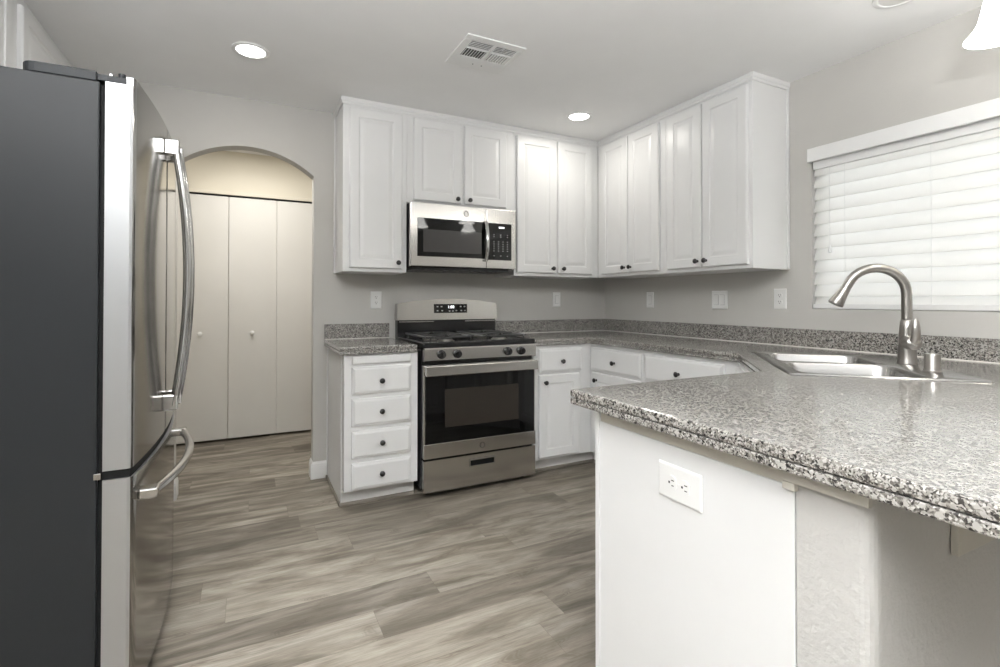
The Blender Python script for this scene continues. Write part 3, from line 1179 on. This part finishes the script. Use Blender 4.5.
def quadbox(mb, f_, x0, x1, t0, t1, o0_, o1_, mi=None):
    vs = [f_(x0, t0, o0_), f_(x1, t0, o0_), f_(x1, t1, o0_), f_(x0, t1, o0_), f_(x0, t0, o1_), f_(x1, t0, o1_), f_(x1, t1, o1_), f_(x0, t1, o1_)]
    mb.add(vs, [(0, 3, 2, 1), (4, 5, 6, 7), (0, 1, 5, 4), (1, 2, 6, 5), (2, 3, 7, 6), (3, 0, 4, 7)], mi, False)


mb = MB()
dx0, dx1 = -0.117, 0.139
quadbox(mb, bgp, dx0, dx1, 0.36, 0.84, -0.004, 0.003, 0)
for k, (ux, ut) in enumerate([(0.10, 0.70), (0.22, 0.70), (0.10, 0.48), (0.24, 0.48), (0.46, 0.46), (0.56, 0.46), (0.67, 0.48), (0.80, 0.70), (0.92, 0.70), (0.82, 0.48), (0.93, 0.48)]):
    xx = dx0 + (dx1 - dx0) * ux
    quadbox(mb, bgp, xx - 0.006, xx + 0.006, ut - 0.025, ut + 0.03, 0.0, 0.0034, 1)
dp = plabel(mb.build('display', [M['glass'], M['mark']], tr_), 'black glass control display')
mb = MB()
text_geo(mb, '1:00', 0.030, lambda a, b_, c_: bgp(0.012 + a, 0.675 + b_ / 0.139, 0.0036 + c_))
plabel(mb.build('clock_digits', M['digits'], dp), 'white lit clock digits')
# control panel with four knobs
mb = MB()
mb.prism([(-0.640, 0.896), (-0.673, 0.892), (-0.678, 0.884), (-0.678, 0.818), (-0.672, 0.812), (-0.640, 0.812)], -hw + 0.002, hw - 0.002, 'x')
cp = mb.build('control_panel', M['steel'], tr_)
for kx in (-0.276, -0.174, 0.170, 0.266):
    mb = MB()
    mb.lathe([(0.027, 0.0), (0.0265, -0.006), (0.022, -0.009), (0.0205, -0.028), (0.018, -0.031), (0.004, -0.032)], (kx, -0.678, 0.852), 'y', 24)
    mb.box(kx - 0.0045, kx + 0.0045, -0.718, -0.700, 0.832, 0.872, 0.003)
    mb.build('control_knob', M['black'], cp)
# oven door
mb = MB()
mb.box(-hw + 0.001, hw - 0.001, -0.662, -0.628, 0.236, 0.788, 0.003, mi=0)
mb.box(-hw + 0.001, hw - 0.001, -0.671, -0.662, 0.236, 0.322, 0.002, mi=0)
od = mb.build('oven_door', [M['steel']], tr_)
mb = MB()
mb.box(-hw + 0.010, hw - 0.010, -0.669, -0.661, 0.323, 0.760, 0.002)
gl = plabel(mb.build('oven_glass', M['glass'], od), 'black glass front')
mb = MB()
mb.box(-0.250, 0.254, -0.6696, -0.6688, 0.412, 0.640, 0.0)
wn_ = plabel(mb.build('oven_window', M['glasswin'], od), 'dark see-through oven window')
mb = MB()
# wide flat bar handle with raised ends and vent slots behind it
mb.box(-hw + 0.004, hw - 0.004, -0.712, -0.680, 0.728, 0.789, 0.005)
for sx in (-1, 1):
    mb.box(sx * (hw - 0.02) - 0.014, sx * (hw - 0.02) + 0.014, -0.682, -0.660, 0.735, 0.783, 0.003)
mb.build('oven_handle', M['steel'], od)
mb = MB()
for a, c2 in ((-0.27, -0.19), (-0.16, 0.02), (0.05, 0.20), (0.235, 0.30)):
    mb.box(a, c2, -0.700, -0.688, 0.7885, 0.7898)
plabel(mb.build('vent_slots', M['gasket'], od), 'dark vent slots along the top edge')
emblem(od, -0.003, -0.671, 0.278, 0.0185)
# drawer with a recessed pull
mb = MB()
dz0, dz1 = 0.036, 0.224
px0, px1, pz0, pz1 = -0.085, 0.081, 0.158, 0.192
for bx in ((-hw + 0.002, px0, dz0, dz1), (px1, hw - 0.002, dz0, dz1), (px0, px1, dz0, pz0), (px0, px1, pz1, dz1)):
    mb.box(bx[0], bx[1], -0.668, -0.628, bx[2], bx[3])
mb.box(px0, px1, -0.640, -0.630, pz0, pz1)
dw = mb.build('storage_drawer', M['steel'], tr_)
mb = MB()
for bx in ((px0 - 0.004, px1 + 0.004, pz1 - 0.001, pz1 + 0.009), (px0 - 0.004, px1 + 0.004, pz0 - 0.006, pz0 + 0.001), (px0 - 0.005, px0 + 0.002, pz0, pz1), (px1 - 0.002, px1 + 0.005, pz0, pz1)):
    mb.box(bx[0], bx[1], -0.6715, -0.6682, bx[2], bx[3], 0.001)
mb.box(px0 + 0.002, px1 - 0.002, -0.660, -0.641, pz0 + 0.001, pz1 - 0.001, mi=1)
plabel(mb.build('drawer_pull', [M['chrome'], M['gasket']], dw), 'bright framed recessed pull')

# ---------------------------------------------------------------- microwave
MX0, MX1 = -1.866, -1.100
tm = thing('microwave_oven', 'stainless over-range microwave mounted under the short cabinet', 'microwave', ((MX0 + MX1) / 2, 0, 1.392))
mw = (MX1 - MX0) / 2
H = 0.420
mb = MB()
mb.box(-mw + 0.006, mw - 0.004, -0.355, -0.003, 0.0, H - 0.001, 0.003)
mb.build('microwave_body', M['black'], tm)
mb = MB()
mb.box(-mw + 0.03, mw - 0.03, -0.345, -0.02, -0.016, 0.0, 0.002)
for k in range(9):
    mb.box(-0.30 + 0.067 * k, -0.27 + 0.067 * k, -0.33, -0.22, -0.019, -0.016)
plabel(mb.build('underside_grille', M['blackmat'], tm), 'dark underside grille')
SPX = 0.152           # split between door and control side
mb = MB()
mb.box(-mw, SPX, -0.395, -0.358, 0.004, H - 0.004, 0.004)
mdr = mb.build('microwave_door', M['steel'], tm)
mb = MB()
mb.box(-mw + 0.045, SPX + 0.0, -0.3975, -0.394, 0.068, 0.318, 0.002)
mb.build('door_glass', M['glass'], mdr)
mb = MB()
mb.box(-0.300, 0.115, -0.3983, -0.3974, 0.098, 0.245, 0.0)
plabel(mb.build('door_window', simple('microwave_window_mesh', (0.045, 0.043, 0.042), 0.05, spec=0.6), mdr), 'grey see-through window')
emblem(mdr, 0.002, -0.395, 0.366, 0.019)
mb = MB()
pts = []
for i in range(13):
    u = -1 + 2 * i / 12
    pts.append((SPX - 0.008, -0.408 - 0.030 * (1 - u ** 2), 0.188 + u * 0.135))
mb.tube(pts, 0.013, 14, flat=0.7, up=(1, 0, 0))
mb.lathe([(0.012, 0.0), (0.012, -0.012)], (SPX - 0.008, -0.396, 0.062), 'y', 14)
mb.lathe([(0.012, 0.0), (0.012, -0.012)], (SPX - 0.008, -0.396, 0.314), 'y', 14)
plabel(mb.build('door_handle', M['chrome'], mdr), 'bright curved bar handle')
mb = MB()
mb.box(SPX + 0.002, mw, -0.395, -0.358, 0.004, H - 0.004, 0.004)
cpn = mb.build('control_side', M['steel'], tm)
mb = MB()
kx0, kx1 = SPX + 0.014, mw - 0.036
mb.box(kx0, kx1, -0.3972, -0.394, 0.062, 0.318, 0.001)
kp = plabel(mb.build('keypad', M['glass'], cpn), 'black keypad panel')
mb = MB()
kw = kx1 - kx0
mb.box(kx0 + 0.45 * kw, kx0 + 0.68 * kw, -0.3977, -0.3972, 0.284, 0.294)
plabel(mb.build('clock_digits', M['digits'], cpn), 'small lit clock digits')
for rz_, cols in ((0.238, 3), (0.224, 3), (0.190, 4), (0.174, 4), (0.158, 4), (0.142, 4), (0.126, 4), (0.092, 3)):
    for k in range(cols):
        cx_ = kx0 + kw * (0.24 + 0.58 * k / (cols - 1))
        MB().box(cx_ - 0.0042, cx_ + 0.0042, -0.3976, -0.3972, rz_ - 0.002, rz_ + 0.002).build('keypad_key', M['mark'], cpn)

# ---------------------------------------------------------------- refrigerator
FY0, FY1 = -1.800, -0.892
FYC = (FY0 + FY1) / 2
tfz = thing('refrigerator', 'french-door stainless refrigerator with dark grey sides at the left', 'refrigerator', (-3.5, FYC, 0))
ox, oy = 3.5, -FYC
hwf = (FY1 - FY0) / 2


def bulge(y, k):   # y relative to the fridge centre
    return 0.42 + k * (1 - (y / hwf) ** 2)


mb = MB()
mb.box(-0.39, 0.343, -hwf, hwf, 0.03, 1.771, 0.004)
mb.build('refrigerator_case', M['case'], tfz)
mb = MB()
mb.box(0.342, 0.356, -hwf + 0.012, hwf - 0.012, 0.08, 1.765)
mb.build('door_gasket', M['gasket'], tfz)


def fdoor(name, y0, y1, z0, z1, k):
    b_ = bmesh.new()
    n = 20
    prof = [(0.355, y0)]
    r0 = 0.010
    ys = [y0 + (y1 - y0) * i / n for i in range(n + 1)]
    front = [(bulge(y, k), y) for y in ys]
    # rounded vertical edges
    front[0] = (front[0][0] - r0, y0)
    front.insert(1, (bulge(y0, k) - r0 * 0.3, y0 + r0 * 0.3))
    front.insert(2, (bulge(y0 + r0, k), y0 + r0))
    front[-1] = (front[-1][0] - r0, y1)
    front.insert(-1, (bulge(y1 - r0, k), y1 - r0))
    front.insert(-1, (bulge(y1, k) - r0 * 0.3, y1 - r0 * 0.3))
    pts = [(0.355, y0)] + front + [(0.355, y1)]
    m = MB()
    if z1 > 1.7:     # the door's top is stepped: its front skin stands higher
        m.prism(pts, z0, z1 - 0.022)
        skin = front[1:-1]
        m.prism(skin + [(px - 0.016, py) for px, py in skin[::-1]], z1 - 0.022, z1)
    else:
        m.prism(pts, z0, z1)
    o = m.build(name, [M['steelfridge'], M['steeledge']], tfz)
    for p_ in o.data.polygons:
        if abs(p_.normal.y) > 0.9 or abs(p_.normal.z) > 0.9:
            p_.material_index = 1
        elif p_.normal.x > 0.3:
            p_.use_smooth = True
    return o


fd1 = fdoor('fridge_door', -hwf, -0.003, 0.709, 1.795, 0.023)
fd2 = fdoor('fridge_door', 0.003, hwf, 0.709, 1.795, 0.023)
fz = fdoor('freezer_drawer', -hwf, hwf, 0.055, 0.684, 0.030)


def vhandle(parent, y):
    m = MB()
    x0 = bulge(y, 0.023)
    pts, rads = [], []
    for i in range(25):
        u = -1 + 2 * i / 24
        pts.append((x0 + 0.030 + 0.040 * (1 - u ** 2), y, 1.265 + u * 0.462))
        rads.append(0.0135)
    m.tube(pts, rads, 14, flat=1.0)
    for zz in (0.815, 1.715):
        m.box(x0 - 0.002, x0 + 0.044, y - 0.013, y + 0.013, zz - 0.028, zz + 0.028, 0.005)
    return plabel(m.build('door_handle', M['chrome'], parent), 'bright bowed vertical handle')


gp = [(0.356, -hwf + 0.006)] + [(bulge(u * (hwf - 0.006), 0.023) - 0.004, u * (hwf - 0.006)) for u in [-1 + 2 * i / 16 for i in range(17)]] + [(0.356, hwf - 0.006)]
MB().prism(gp, 0.6842, 0.7088).build('door_gap_filler', M['gasket'], tfz)  # added black filler that makes the gap above the freezer read dark
vhandle(fd1, -0.055)
vhandle(fd2, 0.055)
m = MB()
pts = []
for i in range(25):
    u = -1 + 2 * i / 24
    y = u * 0.375
    pts.append((bulge(y, 0.03) + 0.030 + 0.034 * (1 - u ** 2), y, 0.612))
m.tube(pts, 0.0145, 14)
for sy in (-1, 1):
    m.box(bulge(0.375, 0.03) - 0.004, bulge(0.375, 0.03) + 0.045, sy * 0.375 - 0.022, sy * 0.375 + 0.022, 0.598, 0.628, 0.005)
plabel(m.build('drawer_handle', M['chrome'], fz), 'bright bowed horizontal handle')
# hinge covers on top, hinges between doors and drawer
for sy in (-1, 1):
    m = MB()
    yb = sy * (hwf - 0.034)
    body = [(0.205, yb - 0.03), (0.335, yb - 0.03), (0.335, yb + 0.03), (0.205, yb + 0.03)] + [(0.205 - 0.03 * math.sin(PI * i / 8), yb + 0.03 * math.cos(PI * i / 8)) for i in range(1, 8)]
    m.prism(body, 1.7712, 1.799, bev=0.003)
    hc = m.build('hinge_cover', M['hinge'], tfz)
    m = MB()
    m.box(0.336, 0.404, yb - 0.031, yb + 0.020, 1.774, 1.792, 0.002)
    m.lathe([(0.009, 1.792), (0.009, 1.806), (0.004, 1.807)], (0.388, yb - 0.012, 0), 'z', 16)
    plabel(m.build('top_hinge', M['hinge'], tfz), 'grey hinge bracket')
    MB().lathe([(0.007, 1.792), (0.007, 1.800), (0.003, 1.801)], (0.364, yb - 0.014, 0), 'z', 16).build('hinge_pin', M['chrome'], tfz)
    m = MB()
    m.box(0.336, 0.352, sy * (hwf - 0.008) - 0.010, sy * (hwf - 0.008) + 0.010, 0.688, 0.705, 0.001)
    m.build('middle_hinge', M['chrome'], tfz)
m = MB()
m.box(0.30, 0.36, -hwf + 0.02, hwf - 0.02, 0.0, 0.052, 0.003)
m.build('base_grille', M['gasket'], tfz)
MB().box(-0.37, -0.30, -hwf + 0.02, hwf - 0.02, 0.0, 0.031, 0.003).build('rear_roller', M['gasket'], tfz)

# white cabinets behind and above the refrigerator
top_l = wall_cab('white cabinet over the refrigerator at the top left edge', (-3.948, -1.80, 1.86), PI / 2, 0.926, 1.86, ZC - 0.002,
                 [(0.02, 0.45, 1.88, 2.40, 0.42, 1.92), (0.46, 0.895, 1.88, 2.40, 0.49, 1.92)], depth=0.308)
tt = thing('pantry_cabinet', 'tall white pantry cabinet standing beyond the refrigerator', 'cabinet', (-3.948, -0.869, 0), PI / 2)
MB().box(0, 0.866, -0.308, -0.001, 0.1, ZC - 0.002, 0.0015).build('cabinet_body', M['white'], tt)
MB().box(0, 0.850, -0.25, -0.001, 0, 0.1).build('toe_kick', M['kick'], tt)
door(tt, 0.070, 0.600, 1.40, 2.385, -0.308, (0.56, 1.46))
door(tt, 0.070, 0.600, 0.116, 1.385, -0.308, (0.56, 1.30))

# ---------------------------------------------------------------- outlets and switches
PLW, PLH = 0.076, 0.120


def plate(label, loc, rz, kind, cat, group=None, roll=0.0, w=PLW, h=PLH):
    """kind: duplex / rocker / double; facing -y in its own frame, origin at the plate centre on the wall"""
    t = thing('electrical_outlet' if kind == 'duplex' else 'light_switch', label, cat, loc, rz, group)
    t.rotation_euler = (0, roll, rz) if not roll else t.rotation_euler
    mb = MB()
    if roll:
        w, h = h, w
    mb.panel(-w / 2, w / 2, -h / 2, h / 2, [(0, -0.0004), (0, -0.003), (0.003, -0.0055), (0.006, -0.006)])
    mb.build('cover_plate', M['plastic'], t)
    if kind == 'duplex':
        for s_ in (-1, 1):
            mb = MB()
            c0 = (0.0, s_ * 0.0195) if not roll else (s_ * 0.0195, 0.0)
            n = 20
            pts = []
            for k in range(n):
                a = 2 * PI * k / n
                u, v_ = 0.0172 * math.cos(a), max(-0.0135, min(0.0135, 0.0172 * math.sin(a)))
                if roll:
                    u, v_ = v_, u
                pts.append((c0[0] + u, c0[1] + v_))
            mb.prism(pts, -0.0062, -0.0082, 'y', mi=0)
            for (sx, sz, sw, sh) in ((-0.006, 0.004, 0.0022, 0.0085), (0.006, 0.004, 0.0022, 0.007), (0.0, -0.0065, 0.0048, 0.0048)):
                if roll:
                    sx, sz, sw, sh = sz, -sx, sh, sw
                mb.box(c0[0] + sx - sw / 2, c0[0] + sx + sw / 2, -0.0086, -0.0080, c0[1] + sz - sh / 2, c0[1] + sz + sh / 2, mi=1)
            mb.build('receptacle', [M['plastic'], M['slot']], t)
        mb = MB().lathe([(0.003, -0.006), (0.0028, -0.0072), (0.001, -0.0074)], (0, 0, 0), 'y', 10)
        mb.build('screw', M['plastic'], t)
    else:
        for cx_ in ((0.0,) if kind == 'rocker' else (-0.023, 0.023)):
            mb = MB()
            mb.box(cx_ - 0.0175, cx_ + 0.0175, -0.0072, -0.006, -0.0345, 0.0345, 0.0005, mi=1)
            mb.box(cx_ - 0.0158, cx_ + 0.0158, -0.0098, -0.007, -0.0325, 0.0325, 0.002, mi=0)
            mb.build('rocker', [M['plastic'], M['mark']], t)
    return t


plate('white duplex outlet on the back wall left of the range', (-1.994, 0, 1.177), 0, 'duplex', 'outlet')
plate('white rocker switch plate on the back wall right of the range', (-0.500, 0, 1.183), 0, 'rocker', 'switch')
plate('single white rocker switch on the right wall nearest the corner', (0, -0.560, 1.180), -PI / 2, 'rocker', 'switch')
plate('double white rocker switch plate on the right wall', (0, -1.200, 1.180), -PI / 2, 'double', 'switch', w=0.122)
plate('white duplex outlet on the right wall beside the window', (0, -1.622, 1.185), -PI / 2, 'duplex', 'outlet')
plate('sideways white duplex outlet on the peninsula end panel', (-1.9003, -2.654, 0.748), -PI / 2, 'duplex', 'outlet', roll=PI / 2, w=0.082, h=0.128)

# ---------------------------------------------------------------- window blind
tbl = thing('venetian_blind', 'closed white slatted blind over the window', 'blind', (0, ym, WZ0))
BY0, BY1 = WY0 + 0.008 - ym, WY1 - 0.006 - ym
mb = MB()
mb.box(-0.030, -0.008, WY0 - 0.035 - ym, WY1 + 0.006 - ym, 1.940 - WZ0, 2.014 - WZ0, 0.003)
for yy in (WY0 - 0.035 - ym, WY1 - 0.004 - ym):
    mb.box(-0.010, 0.0, yy, yy + 0.010, 1.940 - WZ0, 2.014 - WZ0, 0.001)
mb.build('valance', M['trimwhite'], tbl)
mb = MB()
mb.box(0.004, 0.050, BY0, BY1, 1.900 - WZ0, 1.944 - WZ0, 0.002)
mb.build('head_rail', M['trimwhite'], tbl)
mb = MB()
zs = [1.898 - WZ0 - 0.0665 * k for k in range(12)]
tilt = math.radians(70)
for z in zs:
    hw_ = 0.038
    cx_ = 0.026
    dx, dz = hw_ * math.cos(tilt), hw_ * math.sin(tilt)
    n = 6
    vs, fs = [], []
    for i in range(n + 1):
        u = -1 + 2 * i / n
        bow = 0.004 * (1 - u * u)
        # lower edge toward the room
        x = cx_ + u * dx - bow * math.sin(tilt)
        zz = z + u * dz + bow * math.cos(tilt)
        ox_, oz_ = 0.0013 * math.sin(tilt), -0.0013 * math.cos(tilt)
        vs += [(x - ox_, BY0, zz - oz_), (x + ox_, BY0, zz + oz_), (x - ox_, BY1, zz - oz_), (x + ox_, BY1, zz + oz_)]
    for i in range(n):
        a, c2 = 4 * i, 4 * i + 4
        fs += [(a, c2, c2 + 2, a + 2), (a + 1, a + 3, c2 + 3, c2 + 1), (a, a + 1, c2 + 1, c2), (a + 2, c2 + 2, c2 + 3, a + 3)]
    fs += [(0, 2, 3, 1), (4 * n, 4 * n + 1, 4 * n + 3, 4 * n + 2)]
    mb.add(vs, fs, 0, True)
mb.build('slats', M['slat'], tbl)
mb = MB()
mb.box(0.000, 0.048, BY0, BY1, 0.003, 0.030, 0.003)
mb.build('bottom_rail', M['trimwhite'], tbl)
for yc in (WY1 - 0.17 - ym, 0.08, WY0 + 0.17 - ym):
    mb = MB()
    mb.tube([(0.004, yc, 0.02), (0.006, yc, 1.905 - WZ0)], 0.0008, 6)
    mb.build('ladder_cord', M['trimwhite'], tbl)
mb = MB()
yc = WY1 - 0.10 - ym
mb.tube([(-0.006, yc, 1.90 - WZ0), (-0.006, yc, 0.345)], 0.001, 6)
mb.lathe([(0.002, 0.345), (0.006, 0.335), (0.0085, 0.315), (0.006, 0.305), (0.002, 0.303)], (-0.006, yc, 0), 'z', 12)
plabel(mb.build('pull_cord', M['trimwhite'], tbl), 'thin cord with a small tassel')


# ---------------------------------------------------------------- ceiling fixtures
def can(x, y, label, lit):
    t = thing('recessed_light', label, 'ceiling light', (x, y, ZC), 0, 'recessed ceiling lights')
    MB().lathe([(0.088, -0.0003), (0.088, -0.004), (0.082, -0.007), (0.070, -0.006), (0.066, -0.002)], (0, 0, 0), 'z', 36, cap=False).build('trim_ring', M['trimwhite'], t)
    MB().lathe([(0.067, -0.0005), (0.066, -0.0035), (0.03, -0.0050), (0.002, -0.0052)], (0, 0, 0), 'z', 36).build('lens', M['lens'] if lit else M['lensoff'], t)


can(CANS[0][0], CANS[0][1], 'lit recessed ceiling light above the refrigerator and arch', True)
can(CANS[1][0], CANS[1][1], 'lit recessed ceiling light near the wall cabinet corner', True)
can(-0.400, -2.41, 'unlit recessed ceiling light near the window at the top edge', False)

tv = thing('air_vent', 'square white ceiling air vent with four louvred quarters', 'vent', (-1.715, -1.185, ZC))
mb = MB()
V = 0.158
vx0, vx1, vy0, vy1 = -0.118, 0.130, -0.115, 0.048
mb.box(-V, V, -V, vy0, -0.007, -0.0005, 0.002)
mb.box(-V, V, vy1, V, -0.007, -0.0005, 0.002)
mb.box(-V, vx0, vy0, vy1, -0.007, -0.0005, 0.002)
mb.box(vx1, V, vy0, vy1, -0.007, -0.0005, 0.002)
mx_, my_ = 0.006, -0.040
mb.box(mx_ - 0.008, mx_ + 0.008, vy0, vy1, -0.007, -0.001)
mb.box(vx0, vx1, my_ - 0.005, my_ + 0.005, -0.007, -0.001)
mb.build('vent_frame', M['trimwhite'], tv)
MB().box(vx0, vx1, vy0, vy1, -0.0012, -0.0004).build('duct_opening', M['ventdark'], tv)
for (a, b2, c2, d2, ori) in ((vx0, mx_ - 0.008, vy0, my_ - 0.005, 'x'), (mx_ + 0.008, vx1, vy0, my_ - 0.005, 'x'), (vx0, mx_ - 0.008, my_ + 0.005, vy1, 'y'), (mx_ + 0.008, vx1, my_ + 0.005, vy1, 'y2')):
    mb = MB()
    if ori == 'x':
        n = 5
        for k in range(n):
            yy = c2 + (d2 - c2) * (k + 0.5) / n
            mb.prism([(yy + 0.003, -0.0012), (yy - 0.001, -0.0012), (yy - 0.0035, -0.0065), (yy - 0.0005, -0.0065)], a, b2, 'x')
    else:
        n = 8
        sg = 1 if ori == 'y2' else -1
        for k in range(n):
            xx = a + (b2 - a) * (k + 0.5) / n
            mb.prism([(xx - 0.004 * sg, -0.0012), (xx + (0.0005 if sg < 0 else 0.002) * sg, -0.0012), (xx + 0.0026 * sg, -0.0065), (xx + (0.0006 if sg < 0 else -0.002) * sg, -0.0065)], c2, d2, 'y')
    mb.build('louvre', M['trimwhite'], tv)
mb = MB()
mb.box(0.05, 0.058, vy0 - 0.012, vy0 + 0.02, -0.011, -0.007, 0.001)
mb.build('damper_lever', M['trimwhite'], tv)
for sx in (-0.02, 0.03):
    MB().lathe([(0.0035, -0.0072), (0.0035, -0.0085), (0.001, -0.0088)], (sx, 0.105, 0), 'z', 10).build('screw', M['ventdark'], tv)

# chandelier at the right: three bell shades
tc = thing('chandelier', 'chandelier with lit white bell glass shades at the top right corner', 'chandelier', (-0.516, -3.14, ZC))
CH = 0.045
MB().lathe([(0.062, -0.001), (0.062, -0.012), (0.045, -0.028), (0.012, -0.034)], (0, 0, 0), 'z', 28).build('ceiling_canopy', M['bulbneck'], tc)
MB().tube([(0, 0, -0.030), (0, 0, -0.12)], 0.006, 10).build('stem', M['bulbneck'], tc)
MB().lathe([(0.008, -0.150), (0.022, -0.165), (0.030, -0.19), (0.020, -0.225), (0.026, -0.25), (0.012, -0.275), (0.004, -0.29)], (0, 0, CH), 'z', 24).build('hub', M['bulbneck'], tc)
AR = 0.392
for (ax, ay) in ((-0.480 + 0.516, -2.750 + 3.14), (-0.872 + 0.516, -3.304 + 3.14), (-0.196 + 0.516, -3.366 + 3.14)):
    ln = math.hypot(ax, ay)
    ux, uy = ax / ln, ay / ln
    mb = MB()
    pts = []
    for i in range(13):
        s_ = i / 12
        pts.append((ux * (0.02 + (AR - 0.02) * s_), uy * (0.02 + (AR - 0.02) * s_), CH - 0.21 - 0.045 * math.sin(PI * s_) + 0.03 * s_))
    mb.tube(pts, 0.006, 10)
    mb.lathe([(0.016, -0.175), (0.018, -0.19), (0.026, -0.215), (0.024, -0.228)], (ux * AR, uy * AR, CH), 'z', 20)
    mb.build('arm', M['bulbneck'], tc)
    mb = MB()
    outer = [(0.026, -0.222), (0.034, -0.236), (0.044, -0.262), (0.052, -0.300), (0.060, -0.335), (0.076, -0.365), (0.094, -0.384), (0.0975, -0.390)]
    inner = [(max(0.004, a - 0.0035), z_) for a, z_ in outer[::-1]]
    mb.lathe(outer + inner, (ux * AR, uy * AR, CH), 'z', 32, cap=False)
    mb.build('glass_shade', M['shade'], tc)
    MB().lathe([(0.012, -0.230), (0.013, -0.255), (0.026, -0.285), (0.029, -0.305), (0.020, -0.330), (0.004, -0.337)], (ux * AR, uy * AR, CH), 'z', 18).build('bulb', M['bulb'], tc)
